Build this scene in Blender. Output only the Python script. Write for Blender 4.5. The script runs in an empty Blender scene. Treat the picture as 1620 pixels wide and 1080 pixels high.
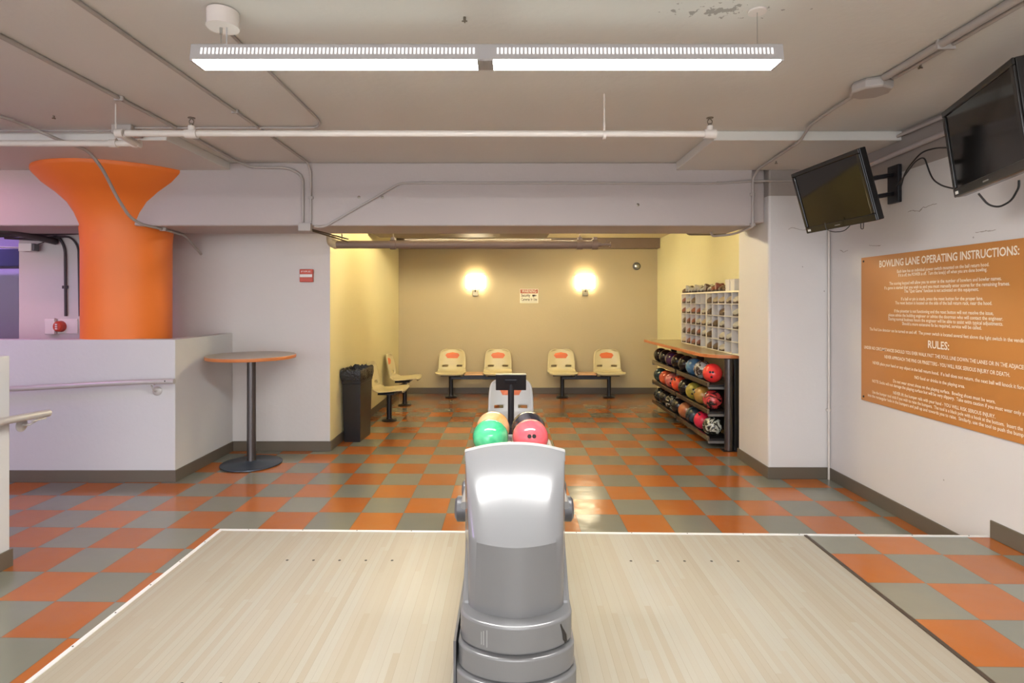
import bpy, bmesh, math, random
from mathutils import Vector, Matrix
PI = math.pi
random.seed(7)
SC = bpy.context.scene
COL = SC.collection

# ------------------------------------------------------------------ camera, world, exposure
FPX, CX, HY, CH = 895.0, 805.0, 477.0, 1.59      # focal length and vanishing point in px, camera height
cd = bpy.data.cameras.new('camera'); cam = bpy.data.objects.new('camera', cd); COL.objects.link(cam)
cam.location = (0, 0, CH); cam.rotation_euler = (PI / 2, 0, 0)
cd.sensor_width = 36.0; cd.lens = FPX / 1620 * 36
cd.shift_x = (810 - CX) / 1620; cd.shift_y = -(540 - HY) / 1620
cd.clip_start = .05; cd.clip_end = 100
SC.camera = cam
w = bpy.data.worlds.new('world'); SC.world = w; w.use_nodes = True
w.node_tree.nodes['Background'].inputs[0].default_value = (.93, .95, 1.0, 1)
w.node_tree.nodes['Background'].inputs[1].default_value = .85
SC.view_settings.view_transform = 'Standard'; SC.view_settings.look = 'None'
SC.view_settings.exposure = 2.5; SC.view_settings.gamma = 1.0; SC.view_settings.use_curve_mapping = False
LAMP_MAIN, LAMP_ALCOVE, LAMP_SCONCE, LAMP_VIOLET = 29.0, 17.5, 3.2, 12.0

def at(px, py, Y):                                # point seen at a pixel of the photograph, at depth Y
    return Vector(((px - CX) * Y / FPX, Y, CH - (py - HY) * Y / FPX))

# ------------------------------------------------------------------ materials
def nm(name):
    m = bpy.data.materials.new(name); m.use_nodes = True
    return m, m.node_tree, m.node_tree.nodes['Principled BSDF']
def N(nt, t, **k):
    n = nt.nodes.new(t)
    for a, b in k.items(): setattr(n, a, b)
    return n
def L(nt, a, b): nt.links.new(a, b)
def val(nt, op, a, b=None, c=None):
    n = N(nt, 'ShaderNodeMath', operation=op)
    for i, x in enumerate((a, b, c)):
        if x is None: continue
        if isinstance(x, (int, float)): n.inputs[i].default_value = x
        else: L(nt, x, n.inputs[i])
    return n.outputs[0]
def mixc(nt, f, a, b, bt='MIX'):
    n = N(nt, 'ShaderNodeMix', data_type='RGBA', blend_type=bt)
    for i, x in ((0, f), (6, a), (7, b)):
        if isinstance(x, (int, float)): n.inputs[i].default_value = x
        elif isinstance(x, tuple): n.inputs[i].default_value = (*x[:3], 1)
        else: L(nt, x, n.inputs[i])
    return n.outputs[2]
def paint(name, col, rough=.5, metal=0, var=.06, vs=4, bump=0, bs=60, spec=.5, coat=0):
    m, nt, b = nm(name)
    tc = N(nt, 'ShaderNodeTexCoord').outputs['Object']
    no = N(nt, 'ShaderNodeTexNoise'); no.inputs['Scale'].default_value = vs; no.inputs['Detail'].default_value = 5
    L(nt, tc, no.inputs['Vector'])
    lo = tuple(c * (1 - var) for c in col); hi = tuple(min(1, c * (1 + var)) for c in col)
    L(nt, mixc(nt, no.outputs[0], lo, hi), b.inputs['Base Color'])
    b.inputs['Roughness'].default_value = rough; b.inputs['Metallic'].default_value = metal
    b.inputs['Specular IOR Level'].default_value = spec; b.inputs['Coat Weight'].default_value = coat
    if bump:
        n2 = N(nt, 'ShaderNodeTexNoise'); n2.inputs['Scale'].default_value = bs; n2.inputs['Detail'].default_value = 6
        L(nt, tc, n2.inputs['Vector'])
        bp = N(nt, 'ShaderNodeBump'); bp.inputs['Strength'].default_value = bump; bp.inputs['Distance'].default_value = .01
        L(nt, n2.outputs[0], bp.inputs['Height']); L(nt, bp.outputs[0], b.inputs['Normal'])
    return m
def glow(name, col, st):
    m, nt, b = nm(name)
    b.inputs['Base Color'].default_value = (*col, 1)
    b.inputs['Emission Color'].default_value = (*col, 1); b.inputs['Emission Strength'].default_value = st
    return m
def wallpaint(name, low, high=None, split=2.54, blocks=False, rough=.6, patch=False):
    m, nt, b = nm(name)
    tc = N(nt, 'ShaderNodeTexCoord').outputs['Object']
    sp = N(nt, 'ShaderNodeSeparateXYZ'); L(nt, tc, sp.inputs[0])
    no = N(nt, 'ShaderNodeTexNoise'); no.inputs['Scale'].default_value = 1.3; no.inputs['Detail'].default_value = 6
    L(nt, tc, no.inputs['Vector'])
    c = mixc(nt, no.outputs[0], tuple(x * .95 for x in low), tuple(min(1, x * 1.04) for x in low))
    if high:
        k = val(nt, 'GREATER_THAN', sp.outputs[2], split)
        c = mixc(nt, k, c, high)
    L(nt, c, b.inputs['Base Color']); b.inputs['Roughness'].default_value = rough
    n2 = N(nt, 'ShaderNodeTexNoise'); n2.inputs['Scale'].default_value = 26; n2.inputs['Detail'].default_value = 8
    L(nt, tc, n2.inputs['Vector'])
    h = n2.outputs[0]
    if blocks:      # painted concrete blocks: a groove every course and a few upright joints
        fz = val(nt, 'FRACT', val(nt, 'DIVIDE', sp.outputs[2], .46))
        fy = val(nt, 'FRACT', val(nt, 'DIVIDE', sp.outputs[1], .62))
        g = val(nt, 'MAXIMUM', val(nt, 'LESS_THAN', fz, .014), val(nt, 'LESS_THAN', fy, .010))
        h = val(nt, 'SUBTRACT', h, val(nt, 'MULTIPLY', g, 1.5))
    if patch:       # flaked, sooty spot beside the lamp wire
        mp = N(nt, 'ShaderNodeMapping'); mp.inputs['Location'].default_value = (-.90 * 5.5, -2.42 * 22, 0); mp.inputs['Scale'].default_value = (5.5, 22, 0); L(nt, tc, mp.inputs[0])
        ln = N(nt, 'ShaderNodeVectorMath', operation='LENGTH'); L(nt, mp.outputs[0], ln.inputs[0])
        n5 = N(nt, 'ShaderNodeTexNoise'); n5.inputs['Scale'].default_value = 28; n5.inputs['Detail'].default_value = 6; L(nt, tc, n5.inputs['Vector'])
        k = val(nt, 'GREATER_THAN', val(nt, 'SUBTRACT', n5.outputs[0], val(nt, 'MULTIPLY', ln.outputs[1], .10)), .49)
        c = mixc(nt, val(nt, 'MULTIPLY', k, .6), c, (.12, .10, .085)); L(nt, c, b.inputs['Base Color'])
    if high:        # hairline cracks and pits in the old plaster
        n3 = N(nt, 'ShaderNodeTexNoise'); n3.inputs['Scale'].default_value = 5; n3.inputs['Detail'].default_value = 9; L(nt, tc, n3.inputs['Vector'])
        n4 = N(nt, 'ShaderNodeTexNoise'); n4.inputs['Scale'].default_value = 2.1; n4.inputs['Detail'].default_value = 2; L(nt, tc, n4.inputs['Vector'])
        for zc, sl in ((2.24, .0), (2.03, .03)):
            d = val(nt, 'SUBTRACT', sp.outputs[2], val(nt, 'ADD', zc - .06, val(nt, 'MULTIPLY', n3.outputs[0], .12)))
            g = val(nt, 'MULTIPLY', val(nt, 'LESS_THAN', val(nt, 'ABSOLUTE', d), .0022), val(nt, 'GREATER_THAN', n4.outputs[0], .56 + sl))
            c = mixc(nt, val(nt, 'MULTIPLY', g, .75), c, (.16, .12, .09))
        vo = N(nt, 'ShaderNodeTexVoronoi'); vo.inputs['Scale'].default_value = 7; L(nt, tc, vo.inputs['Vector'])
        pit = val(nt, 'MULTIPLY', val(nt, 'LESS_THAN', vo.outputs['Distance'], .045), val(nt, 'GREATER_THAN', n4.outputs[0], .53))
        c = mixc(nt, val(nt, 'MULTIPLY', pit, .6), c, (.18, .15, .13))
        L(nt, c, b.inputs['Base Color'])
    bp = N(nt, 'ShaderNodeBump'); bp.inputs['Strength'].default_value = .35 if blocks else .18; bp.inputs['Distance'].default_value = .008
    L(nt, h, bp.inputs['Height']); L(nt, bp.outputs[0], b.inputs['Normal'])
    return m
def tiles(name, x0, y0, size, odd):
    m, nt, b = nm(name)
    tc = N(nt, 'ShaderNodeTexCoord').outputs['Object']
    sp = N(nt, 'ShaderNodeSeparateXYZ'); L(nt, tc, sp.inputs[0])
    u = val(nt, 'DIVIDE', val(nt, 'SUBTRACT', sp.outputs[0], x0), size)
    v = val(nt, 'DIVIDE', val(nt, 'SUBTRACT', val(nt, 'ADD', sp.outputs[1], val(nt, 'MULTIPLY', sp.outputs[0], .021)), y0), size)
    fu = val(nt, 'FLOOR', u); fv = val(nt, 'FLOOR', v)
    par = val(nt, 'FLOORED_MODULO', val(nt, 'ADD', val(nt, 'ADD', fu, fv), odd), 2)
    cx = N(nt, 'ShaderNodeCombineXYZ'); L(nt, fu, cx.inputs[0]); L(nt, fv, cx.inputs[1])
    wn = N(nt, 'ShaderNodeTexWhiteNoise', noise_dimensions='3D'); L(nt, cx.outputs[0], wn.inputs['Vector'])
    no = N(nt, 'ShaderNodeTexNoise'); no.inputs['Scale'].default_value = 9; no.inputs['Detail'].default_value = 8
    L(nt, tc, no.inputs['Vector'])
    org = mixc(nt, wn.outputs[0], (.35, .092, .010), (.43, .118, .014))
    gry = mixc(nt, wn.outputs[0], (.165, .170, .137), (.205, .210, .172))
    c = mixc(nt, par, gry, org)
    c = mixc(nt, val(nt, 'MULTIPLY', no.outputs[0], .35), c, mixc(nt, .5, c, (.25, .2, .15)))
    du = val(nt, 'ABSOLUTE', val(nt, 'SUBTRACT', val(nt, 'FRACT', u), .5)); dv = val(nt, 'ABSOLUTE', val(nt, 'SUBTRACT', val(nt, 'FRACT', v), .5))
    gr = val(nt, 'GREATER_THAN', val(nt, 'MAXIMUM', du, dv), .4945)
    c = mixc(nt, val(nt, 'MULTIPLY', gr, .55), c, (.10, .075, .05))
    L(nt, c, b.inputs['Base Color'])
    r = val(nt, 'ADD', val(nt, 'MULTIPLY', no.outputs[0], .16), .09)
    L(nt, r, b.inputs['Roughness']); b.inputs['Specular IOR Level'].default_value = .6
    n2 = N(nt, 'ShaderNodeTexNoise'); n2.inputs['Scale'].default_value = 5; L(nt, tc, n2.inputs['Vector'])
    hh = val(nt, 'ADD', val(nt, 'SUBTRACT', n2.outputs[0], val(nt, 'MULTIPLY', gr, .12)), val(nt, 'MULTIPLY', wn.outputs[0], .08))
    bp = N(nt, 'ShaderNodeBump'); bp.inputs['Strength'].default_value = .22; bp.inputs['Distance'].default_value = .012
    L(nt, hh, bp.inputs['Height']); L(nt, bp.outputs[0], b.inputs['Normal'])
    return m
def boards(name):
    m, nt, b = nm(name)
    tc = N(nt, 'ShaderNodeTexCoord').outputs['Object']
    sp = N(nt, 'ShaderNodeSeparateXYZ'); L(nt, tc, sp.inputs[0])
    u = val(nt, 'DIVIDE', sp.outputs[0], .0272); fu = val(nt, 'FLOOR', u)
    w1 = N(nt, 'ShaderNodeTexWhiteNoise', noise_dimensions='1D'); L(nt, fu, w1.inputs['W'])
    v = val(nt, 'FLOOR', val(nt, 'ADD', val(nt, 'DIVIDE', sp.outputs[1], 1.15), val(nt, 'MULTIPLY', w1.outputs[0], 7)))
    cx = N(nt, 'ShaderNodeCombineXYZ'); L(nt, fu, cx.inputs[0]); L(nt, v, cx.inputs[1])
    w2 = N(nt, 'ShaderNodeTexWhiteNoise', noise_dimensions='3D'); L(nt, cx.outputs[0], w2.inputs['Vector'])
    mp = N(nt, 'ShaderNodeMapping'); mp.inputs['Scale'].default_value = (60, 2.5, 1); L(nt, tc, mp.inputs[0])
    no = N(nt, 'ShaderNodeTexNoise'); no.inputs['Scale'].default_value = 3; no.inputs['Detail'].default_value = 8; L(nt, mp.outputs[0], no.inputs['Vector'])
    rp = N(nt, 'ShaderNodeValToRGB'); L(nt, w2.outputs[0], rp.inputs[0])
    e = rp.color_ramp.elements; e[0].color = (0.286, 0.248, 0.188, 1); e[1].color = (0.328, 0.301, 0.248, 1)
    e.new(.12).color = (0.301, 0.265, 0.207, 1); e.new(.5).color = (0.314, 0.284, 0.228, 1); e.new(.88).color = (0.322, 0.307, 0.262, 1)
    c = mixc(nt, val(nt, 'MULTIPLY', no.outputs[0], .35), rp.outputs[0], (.30, .245, .185))
    gap = val(nt, 'LESS_THAN', val(nt, 'FRACT', u), .045)
    gv = val(nt, 'MULTIPLY', gap, val(nt, 'ADD', val(nt, 'MULTIPLY', w1.outputs[0], .55), .08))
    c = mixc(nt, gv, c, (.16, .11, .07))
    L(nt, c, b.inputs['Base Color']); b.inputs['Roughness'].default_value = .38; b.inputs['Specular IOR Level'].default_value = .35
    return m
def ballmat(name, c1, c2, scale=6, thr=.5, soft=.12, dist=1.2):
    m, nt, b = nm(name)
    tc = N(nt, 'ShaderNodeTexCoord').outputs['Object']
    no = N(nt, 'ShaderNodeTexNoise'); no.inputs['Scale'].default_value = scale; no.inputs['Detail'].default_value = 4; no.inputs['Distortion'].default_value = dist
    L(nt, tc, no.inputs['Vector'])
    rp = N(nt, 'ShaderNodeValToRGB'); L(nt, no.outputs[0], rp.inputs[0])
    e = rp.color_ramp.elements; e[0].position = thr - soft; e[1].position = thr + soft
    e[0].color = (*c1, 1); e[1].color = (*c2, 1)
    L(nt, rp.outputs[0], b.inputs['Base Color']); b.inputs['Roughness'].default_value = .12; b.inputs['Coat Weight'].default_value = .5; b.inputs['Coat Roughness'].default_value = .05
    return m

M = {}
M['tile_low'] = tiles('checker_tile', 1.469, 4.208 + .0357, .323, 0)
M['tile_step'] = tiles('checker_tile_step', 2.083, 3.148 + .048, .326, 1)
M['boards'] = boards('maple_boards')
M['white_wall'] = wallpaint('white_wall', (.60, .585, .575), (.31, .275, .25))
M['white_low'] = wallpaint('white_low_wall', (.55, .555, .56))
M['left_wall'] = wallpaint('grey_white_wall', (.58, .555, .54))
M['ceiling'] = wallpaint('ceiling_paint', (.60, .59, .55), rough=.55, patch=True)
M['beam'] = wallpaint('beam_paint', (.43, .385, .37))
M['cream'] = wallpaint('cream_wall', (.68, .62, .36))
M['cream_block'] = wallpaint('cream_block_wall', (.74, .70, .42), blocks=True)
M['tan'] = wallpaint('tan_wall', (.45, .375, .235))
M['alcove_ceiling'] = wallpaint('alcove_ceiling', (.68, .60, .40))
M['lilac'] = wallpaint('lilac_wall', (.5, .48, .58))
M['base'] = paint('rubber_baseboard', (.115, .095, .07), .45)
M['conduit'] = paint('painted_conduit', (.37, .34, .315), .42)
M['pipe_white'] = paint('painted_pipe', (.60, .555, .51), .4)
M['pipe_brown'] = paint('brown_pipe', (.19, .135, .105), .42)
M['pipe_dark'] = paint('dark_pipe', (.05, .04, .045), .5)
M['steel'] = paint('brushed_steel', (.42, .42, .40), .32, metal=1)
M['rail'] = paint('rail_paint', (.46, .445, .43), .3, metal=.15)
M['brass'] = paint('sprinkler_metal', (.25, .22, .18), .35, metal=1)
M['orange'] = paint('orange_column', (.80, .185, .022), .48, var=.10, vs=2.2, bump=.12, bs=8)
M['lam'] = paint('grey_laminate', (.36, .32, .28), .35)
M['lam_tan'] = paint('tan_laminate', (.46, .36, .20), .25)
M['edge'] = paint('orange_edge', (.55, .19, .06), .4, var=.15, vs=12)
M['black_metal'] = paint('black_metal', (.018, .018, .022), .28, metal=.3)
M['black_hammer'] = paint('hammered_metal', (.11, .10, .10), .28, metal=.7, bump=.15, bs=60)
M['base_blue'] = paint('table_base', (.05, .065, .09), .3, metal=.4)
M['black_plastic'] = paint('black_plastic', (.012, .012, .014), .3)
M['bag'] = paint('bin_liner', (.01, .01, .012), .16, bump=1, bs=45)
M['chair'] = paint('cream_plastic', (.60, .53, .32), .32, var=.03)
M['chair_grey'] = paint('grey_chair_plastic', (.52, .53, .52), .35, var=.03)
M['pad'] = paint('orange_pad', (.68, .155, .04), .4)
M['pad_table'] = paint('peach_table', (.66, .40, .22), .35)
M['silver'] = paint('silver_shell', (.165, .165, .168), .2, var=.02, coat=.25)
M['silver2'] = M['silver']
M['lip'] = paint('grey_lip', (.27, .27, .27), .3)
M['dark_grey'] = paint('dark_grey_plastic', (.10, .10, .11), .35)
M['mark'] = paint('scuff', (.02, .016, .012), .6)
M['hole'] = paint('finger_hole', (.008, .006, .006), .7)
M['tv'] = paint('tv_bezel', (.010, .009, .009), .22)
M['tv_screen'] = paint('tv_screen', (.006, .005, .004), .09, spec=.45, var=0)
M['sticker'] = paint('white_sticker', (.7, .7, .68), .5)
M['cable'] = paint('black_cable', (.01, .01, .01), .4)
M['sign'] = paint('orange_sign', (.46, .19, .048), .32, var=.14, vs=1.1)
M['letter'] = paint('sign_letter', (.80, .72, .60), .5, var=.02)
M['trim_metal'] = paint('aluminium_strip', (.72, .72, .71), .3, metal=.2)
M['trim_dark'] = paint('dark_edge_strip', (.05, .035, .025), .4)
M['fixture'] = paint('fixture_white', (.40, .38, .375), .5, var=.02)
M['canopy'] = paint('canopy_white', (.66, .60, .56), .4, var=.02)
M['tube'] = glow('lamp_diffuser', (1, .99, .97), LAMP_MAIN)
M['slot'] = glow('lamp_slot', (1, .98, .97), .30)
M['added_uplight'] = glow('added_uplight_glow', (.90, 1, .95), .6)
M['alcove_lamp'] = glow('alcove_lamp', (1, .86, .56), LAMP_ALCOVE)
M['shade'] = glow('sconce_shade', (1, .86, .58), LAMP_SCONCE)
M['violet'] = glow('added_violet_strip', (.62, .36, 1), LAMP_VIOLET)
M['pinktube'] = glow('added_pink_strip', (1, .36, .42), LAMP_VIOLET * .8)
M['red'] = paint('fire_red', (.50, .06, .03), .4)
M['white_plastic'] = paint('white_plastic', (.72, .70, .68), .4)
M['pewter'] = paint('pewter', (.30, .26, .17), .35, metal=.8)
M['warn'] = paint('warning_red', (.36, .085, .045), .5)
M['warn_white'] = paint('warning_white', (.70, .66, .54), .5)
M['cubby'] = paint('cubby_white', (.62, .60, .58), .45)
M['cubby_face'] = paint('cubby_face', (.80, .76, .62), .4)
M['shoe_red'] = paint('shoe_redbrown', (.22, .05, .022), .35, vs=20, var=.3)
M['shoe_brown'] = paint('shoe_brown', (.12, .065, .03), .35, vs=20, var=.3)
M['shoe_tan'] = paint('shoe_tan', (.42, .34, .23), .35, vs=20, var=.2)
M['shoe_white'] = paint('shoe_white', (.46, .44, .38), .35, vs=20, var=.15)
M['sole'] = paint('shoe_sole', (.06, .04, .03), .6)
M['blue_dark'] = paint('blue_panel', (.05, .06, .13), .4)
M['shelf_black'] = paint('rack_black', (.02, .02, .022), .3)
M['shelf_grey'] = paint('rack_grey', (.20, .20, .20), .35, metal=.4)
M['rail_bronze'] = paint('rack_rail', (.17, .13, .09), .25, metal=.7)

# ------------------------------------------------------------------ mesh helpers
class MB:
    def __init__(s): s.bm = bmesh.new(); s.mats = []
    def mi(s, m):
        if m is None: return 0
        if m not in s.mats: s.mats.append(m)
        return s.mats.index(m)
    def face(s, vs, m=None):
        try:
            f = s.bm.faces.new(vs); f.material_index = s.mi(m); return f
        except ValueError: return None
    def box(s, x0, x1, y0, y1, z0, z1, m=None, mat=None):
        v = [s.bm.verts.new(p) for p in ((x0,y0,z0),(x1,y0,z0),(x1,y1,z0),(x0,y1,z0),(x0,y0,z1),(x1,y0,z1),(x1,y1,z1),(x0,y1,z1))]
        if mat:
            for q in v: q.co = mat @ q.co
        for q in ((3,2,1,0),(4,5,6,7),(0,1,5,4),(1,2,6,5),(2,3,7,6),(3,0,4,7)): s.face([v[i] for i in q], m)
        return s
    def tube(s, pts, r, m=None, n=12, fillet=0, cap=True):
        pts = [Vector(p) for p in pts]
        if fillet:
            out = [pts[0]]
            for i in range(1, len(pts) - 1):
                a, b, c = pts[i-1], pts[i], pts[i+1]
                d = min(fillet, (a-b).length * .45, (c-b).length * .45)
                p = b + (a-b).normalized() * d; q = b + (c-b).normalized() * d
                for k in range(6):
                    t = k / 5; out.append(p.lerp(b, t).lerp(b.lerp(q, t), t))
            out.append(pts[-1]); pts = out
        rr = r if isinstance(r, (list, tuple)) else [r] * len(pts)
        up = None; rings = []
        for i, p in enumerate(pts):
            t = (pts[min(i+1, len(pts)-1)] - pts[max(i-1, 0)]).normalized()
            if up is None:
                up = Vector((0,0,1)) if abs(t.z) < .9 else Vector((1,0,0))
            up = (up - t * up.dot(t)).normalized(); sd = t.cross(up)
            rings.append([s.bm.verts.new(p + (up * math.cos(2*PI*k/n) + sd * math.sin(2*PI*k/n)) * rr[i]) for k in range(n)])
        for a, b in zip(rings, rings[1:]):
            for k in range(n): s.face([a[k], a[(k+1) % n], b[(k+1) % n], b[k]], m)
        if cap: s.face(rings[0][::-1], m); s.face(rings[-1], m)
        return s
    def lathe(s, prof, c=(0,0,0), m=None, n=32, axis='Z'):
        c = Vector(c); rings = []
        for r, z in prof:
            ring = []
            for k in range(n):
                a = 2*PI*k/n; p = Vector((r*math.cos(a), r*math.sin(a), z))
                if axis == 'Y': p = Vector((p.x, -p.z, p.y))
                if axis == 'X': p = Vector((-p.z, p.x, p.y))
                ring.append(s.bm.verts.new(c + p))
            rings.append(ring)
        for a, b in zip(rings, rings[1:]):
            for k in range(n): s.face([a[k], a[(k+1) % n], b[(k+1) % n], b[k]], m)
        s.face(rings[0][::-1], m); s.face(rings[-1], m)
        return s
    def prism(s, poly, z0, z1, m=None):               # poly in XY
        a = [s.bm.verts.new((x, y, z0)) for x, y in poly]; b = [s.bm.verts.new((x, y, z1)) for x, y in poly]
        n = len(poly)
        s.face(a[::-1], m); s.face(b, m)
        for k in range(n): s.face([a[k], a[(k+1) % n], b[(k+1) % n], b[k]], m)
        return s
    def prismx(s, poly, x0, x1, m=None):              # poly in YZ
        a = [s.bm.verts.new((x0, y, z)) for y, z in poly]; b = [s.bm.verts.new((x1, y, z)) for y, z in poly]
        n = len(poly); s.face(a, m); s.face(b[::-1], m)
        for k in range(n): s.face([a[(k+1) % n], a[k], b[k], b[(k+1) % n]], m)
        return s
    def build(s, name, mat=None, parent=None, smooth=False, bevel=0, seg=2, solid=0):
        if not s.mats: s.mats = [mat]
        bmesh.ops.recalc_face_normals(s.bm, faces=s.bm.faces)
        me = bpy.data.meshes.new(name); s.bm.to_mesh(me); s.bm.free()
        for q in s.mats: me.materials.append(q if q else mat)
        if smooth:
            me.polygons.foreach_set('use_smooth', [True] * len(me.polygons))
            me.set_sharp_from_angle(angle=math.radians(38))
        o = bpy.data.objects.new(name, me); COL.objects.link(o); o.parent = parent
        if solid:
            md = o.modifiers.new('thick', 'SOLIDIFY'); md.thickness = solid; md.offset = 0
        if bevel:
            md = o.modifiers.new('bevel', 'BEVEL'); md.width = bevel; md.segments = seg; md.limit_method = 'ANGLE'; md.angle_limit = math.radians(35)
        return o
def tag(o, label=None, cat=None, group=None, kind=None):
    for k, v in (('label', label), ('category', cat), ('group', group), ('kind', kind)):
        if v: o[k] = v
    return o
def empty(name, loc=(0,0,0), label=None, cat=None, group=None, rz=0):
    o = bpy.data.objects.new(name, None); COL.objects.link(o); o.location = loc; o.rotation_euler = (0, 0, rz); o.empty_display_size = .1
    return tag(o, label, cat, group)
def struct(name, mb, mat, **k): return tag(mb.build(name, mat, **k), kind='structure')
def copy_tree(o, parent=None):
    c = o.copy(); COL.objects.link(c); c.parent = parent
    for ch in list(o.children): copy_tree(ch, c)
    return c
def rel(o, parent):                                  # parent keeping the world place (parent is unrotated)
    o.parent = parent; o.location = Vector(o.location) - Vector(parent.location); return o
def text_into(mb, string, height, width, place, mat, bold=0.0, depth=.0006):
    cu = bpy.data.curves.new('t', 'FONT'); cu.body = string; cu.size = 1; cu.align_x = 'CENTER'; cu.align_y = 'CENTER'
    cu.resolution_u = 2; cu.offset = bold; cu.extrude = 0
    ob = bpy.data.objects.new('t', cu); COL.objects.link(ob)
    bpy.context.view_layer.update()
    me = bpy.data.meshes.new_from_object(ob.evaluated_get(bpy.context.evaluated_depsgraph_get()))
    bpy.data.objects.remove(ob); bpy.data.curves.remove(cu)
    xs = [v.co.x for v in me.vertices]; ww = max(xs) - min(xs); xc = (max(xs) + min(xs)) / 2
    sx = width / ww if width else height
    n0 = len(mb.bm.verts); f0 = len(mb.bm.faces)
    mb.bm.from_mesh(me); mb.bm.verts.ensure_lookup_table(); mb.bm.faces.ensure_lookup_table()
    for v in mb.bm.verts[n0:]:
        v.co = place((v.co.x - xc) * sx, v.co.y * height)
    k = mb.mi(mat)
    for f in mb.bm.faces[f0:]: f.material_index = k
    bpy.data.meshes.remove(me)

# ------------------------------------------------------------------ the room
ZC = 2.839; XR = 2.878; STEP = .185
def edgeY(x): return 3.437 - .021 * x
struct('floor', MB().box(-9, 3.1, -6, 10.0, -.1, 0), M['tile_low'])
mb = MB(); e0, e1 = edgeY(-1.763), edgeY(1.785)
mb.prism([(-1.763, -6), (1.785, -6), (1.785, e1), (-1.763, e0)], 0, STEP, M['boards'])
for row in (3.07, 2.075):                             # approach dots
    for x in (-1.205, -1.062, -.92, -.777, -.634, .662, .806, .952, 1.098, 1.242):
        mb.lathe([(.0075, STEP), (.0075, STEP + .0006)], (x, row - .005 * x, 0), M['mark'], 10)
struct('approach_floor', mb, M['boards'])
struct('step_floor', MB().prism([(1.785, -6), (XR, -6), (XR, edgeY(XR)), (1.785, e1)], 0, STEP - .001), M['tile_step'])
mb = MB()
mb.prism([(-1.783, e0 + .018), (-1.783, e0 - .002), (XR - .004, edgeY(XR) - .002), (XR - .004, edgeY(XR) + .018)], .001, STEP + .004, M['trim_metal'])
for i in range(14):
    x = -1.6 + i * .335; mb.lathe([(.004, 0), (.003, .0015)], (x, edgeY(x) + .008, STEP + .004), M['mark'], 8)
struct('trim_1', mb, M['trim_metal'])
mb = MB().box(-1.783, -1.763, -6, e0 - .003, .001, STEP + .004, M['trim_metal'])
for i in range(10): mb.lathe([(.004, 0), (.003, .0015)], (-1.773, 3.3 - i * .25, STEP + .004), M['mark'], 8)
struct('trim_2', mb, M['trim_metal'])
struct('trim_3', MB().box(1.772, 1.79, -6, e1 - .003, STEP - .05, STEP + .006), M['trim_dark'])

struct('ceiling', MB().box(-9, 3.1, -6, 10.0, ZC, ZC + .15), M['ceiling'])
struct('ceiling_drop_panel', MB().box(1.50, XR, 4.14, 5.08, 2.77, ZC), M['ceiling'], bevel=.006)
struct('ceiling_drop_panel', MB().box(-9, -2.505, 4.14, 5.08, 2.77, ZC), M['ceiling'], bevel=.006)
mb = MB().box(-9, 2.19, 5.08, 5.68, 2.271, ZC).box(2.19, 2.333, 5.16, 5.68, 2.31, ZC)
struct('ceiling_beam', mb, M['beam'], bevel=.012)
struct('wall_right', MB().box(XR, XR + .2, -6, 5.76, 0, ZC), M['white_wall'])
struct('wall_pier', MB().box(2.333, XR, 5.08, 5.752, 0, ZC - .001), M['white_wall'], bevel=.018)
struct('wall_alcove_right', MB().box(2.568, 3.1, 5.752, 9.9, 0, 2.67), M['cream_block'])
struct('wall_back', MB().box(-2.1, 2.568, 9.78, 9.98, 0, 2.67), M['tan'])
struct('trim_4', MB().box(-1.905, 2.567, 9.60, 9.779, 2.50, 2.669), M['pipe_brown'])
struct('alcove_ceiling', MB().box(-1.9, 2.568, 5.68, 9.78, 2.67, 2.83), M['alcove_ceiling'])
struct('wall_alcove_left', MB().box(-2.1, -1.905, 6.031, 9.78, 0, 2.83), M['cream'])
struct('wall_left', MB().box(-5.22, -1.906, 6.03, 6.2, 0, ZC - .001), M['left_wall'])
struct('wall_far_left', MB().box(-9, -2.1, 8.4, 8.6, 0, ZC), M['lilac'])
struct('wall_unseen_side', MB().box(-9.2, -9, -6, 10, 0, ZC), M['lilac'])  # unseen wall, added to shut world light out of the left room
# low walls round the ramp
struct('wall_low', MB().prism([(-9, 4.99), (-2.944, 4.99), (-2.944, 6.03), (-3.07, 6.03), (-3.07, 5.12), (-9, 5.12)], 0, 1.255), M['white_low'], bevel=.006)
struct('wall_low_near', MB().box(-3.20, -3.0, -3, 3.40, 0, 1.266), M['white_low'], bevel=.004)
# baseboards
def bb(name, *boxes):
    mb = MB()
    for b in boxes: mb.box(*b)
    return struct(name, mb, M['base'], bevel=.003)
BH = .105
bb('baseboard_right', (XR - .012, XR, 3.40, 5.08, 0, BH))
bb('baseboard_step', (XR - .012, XR, -6, 3.372, STEP, STEP + BH))
bb('baseboard_pier', (2.321, XR - .012, 5.068, 5.08, 0, BH), (2.321, 2.333, 5.08, 5.752, 0, BH))
bb('baseboard_back', (-1.893, 2.568, 9.768, 9.78, 0, BH))
bb('baseboard_alcove_left', (-1.905, -1.893, 6.03, 9.768, 0, BH))
bb('baseboard_left', (-2.932, -1.893, 6.018, 6.03, 0, BH))
bb('baseboard_low', (-9, -2.932, 4.978, 4.99, 0, BH), (-2.944, -2.932, 4.99, 6.03, 0, BH))
bb('baseboard_near', (-3.0, -2.988, -3, 3.412, 0, BH), (-3.2, -3.0, 3.40, 3.412, 0, BH))

# column with flared top
CC = (-3.611, 5.362, 0)
mb = MB().lathe([(.364, 0), (.364, 1.2), (.366, 2.15), (.377, 2.29), (.408, 2.39), (.456, 2.485), (.54, 2.575), (.645, 2.66), (.705, 2.73), (.715, 2.745), (.715, 2.769)], CC, None, 96)
tag(mb.build('column', M['orange'], smooth=True), 'thick round orange concrete column flaring out to a mushroom top', 'column')

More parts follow.
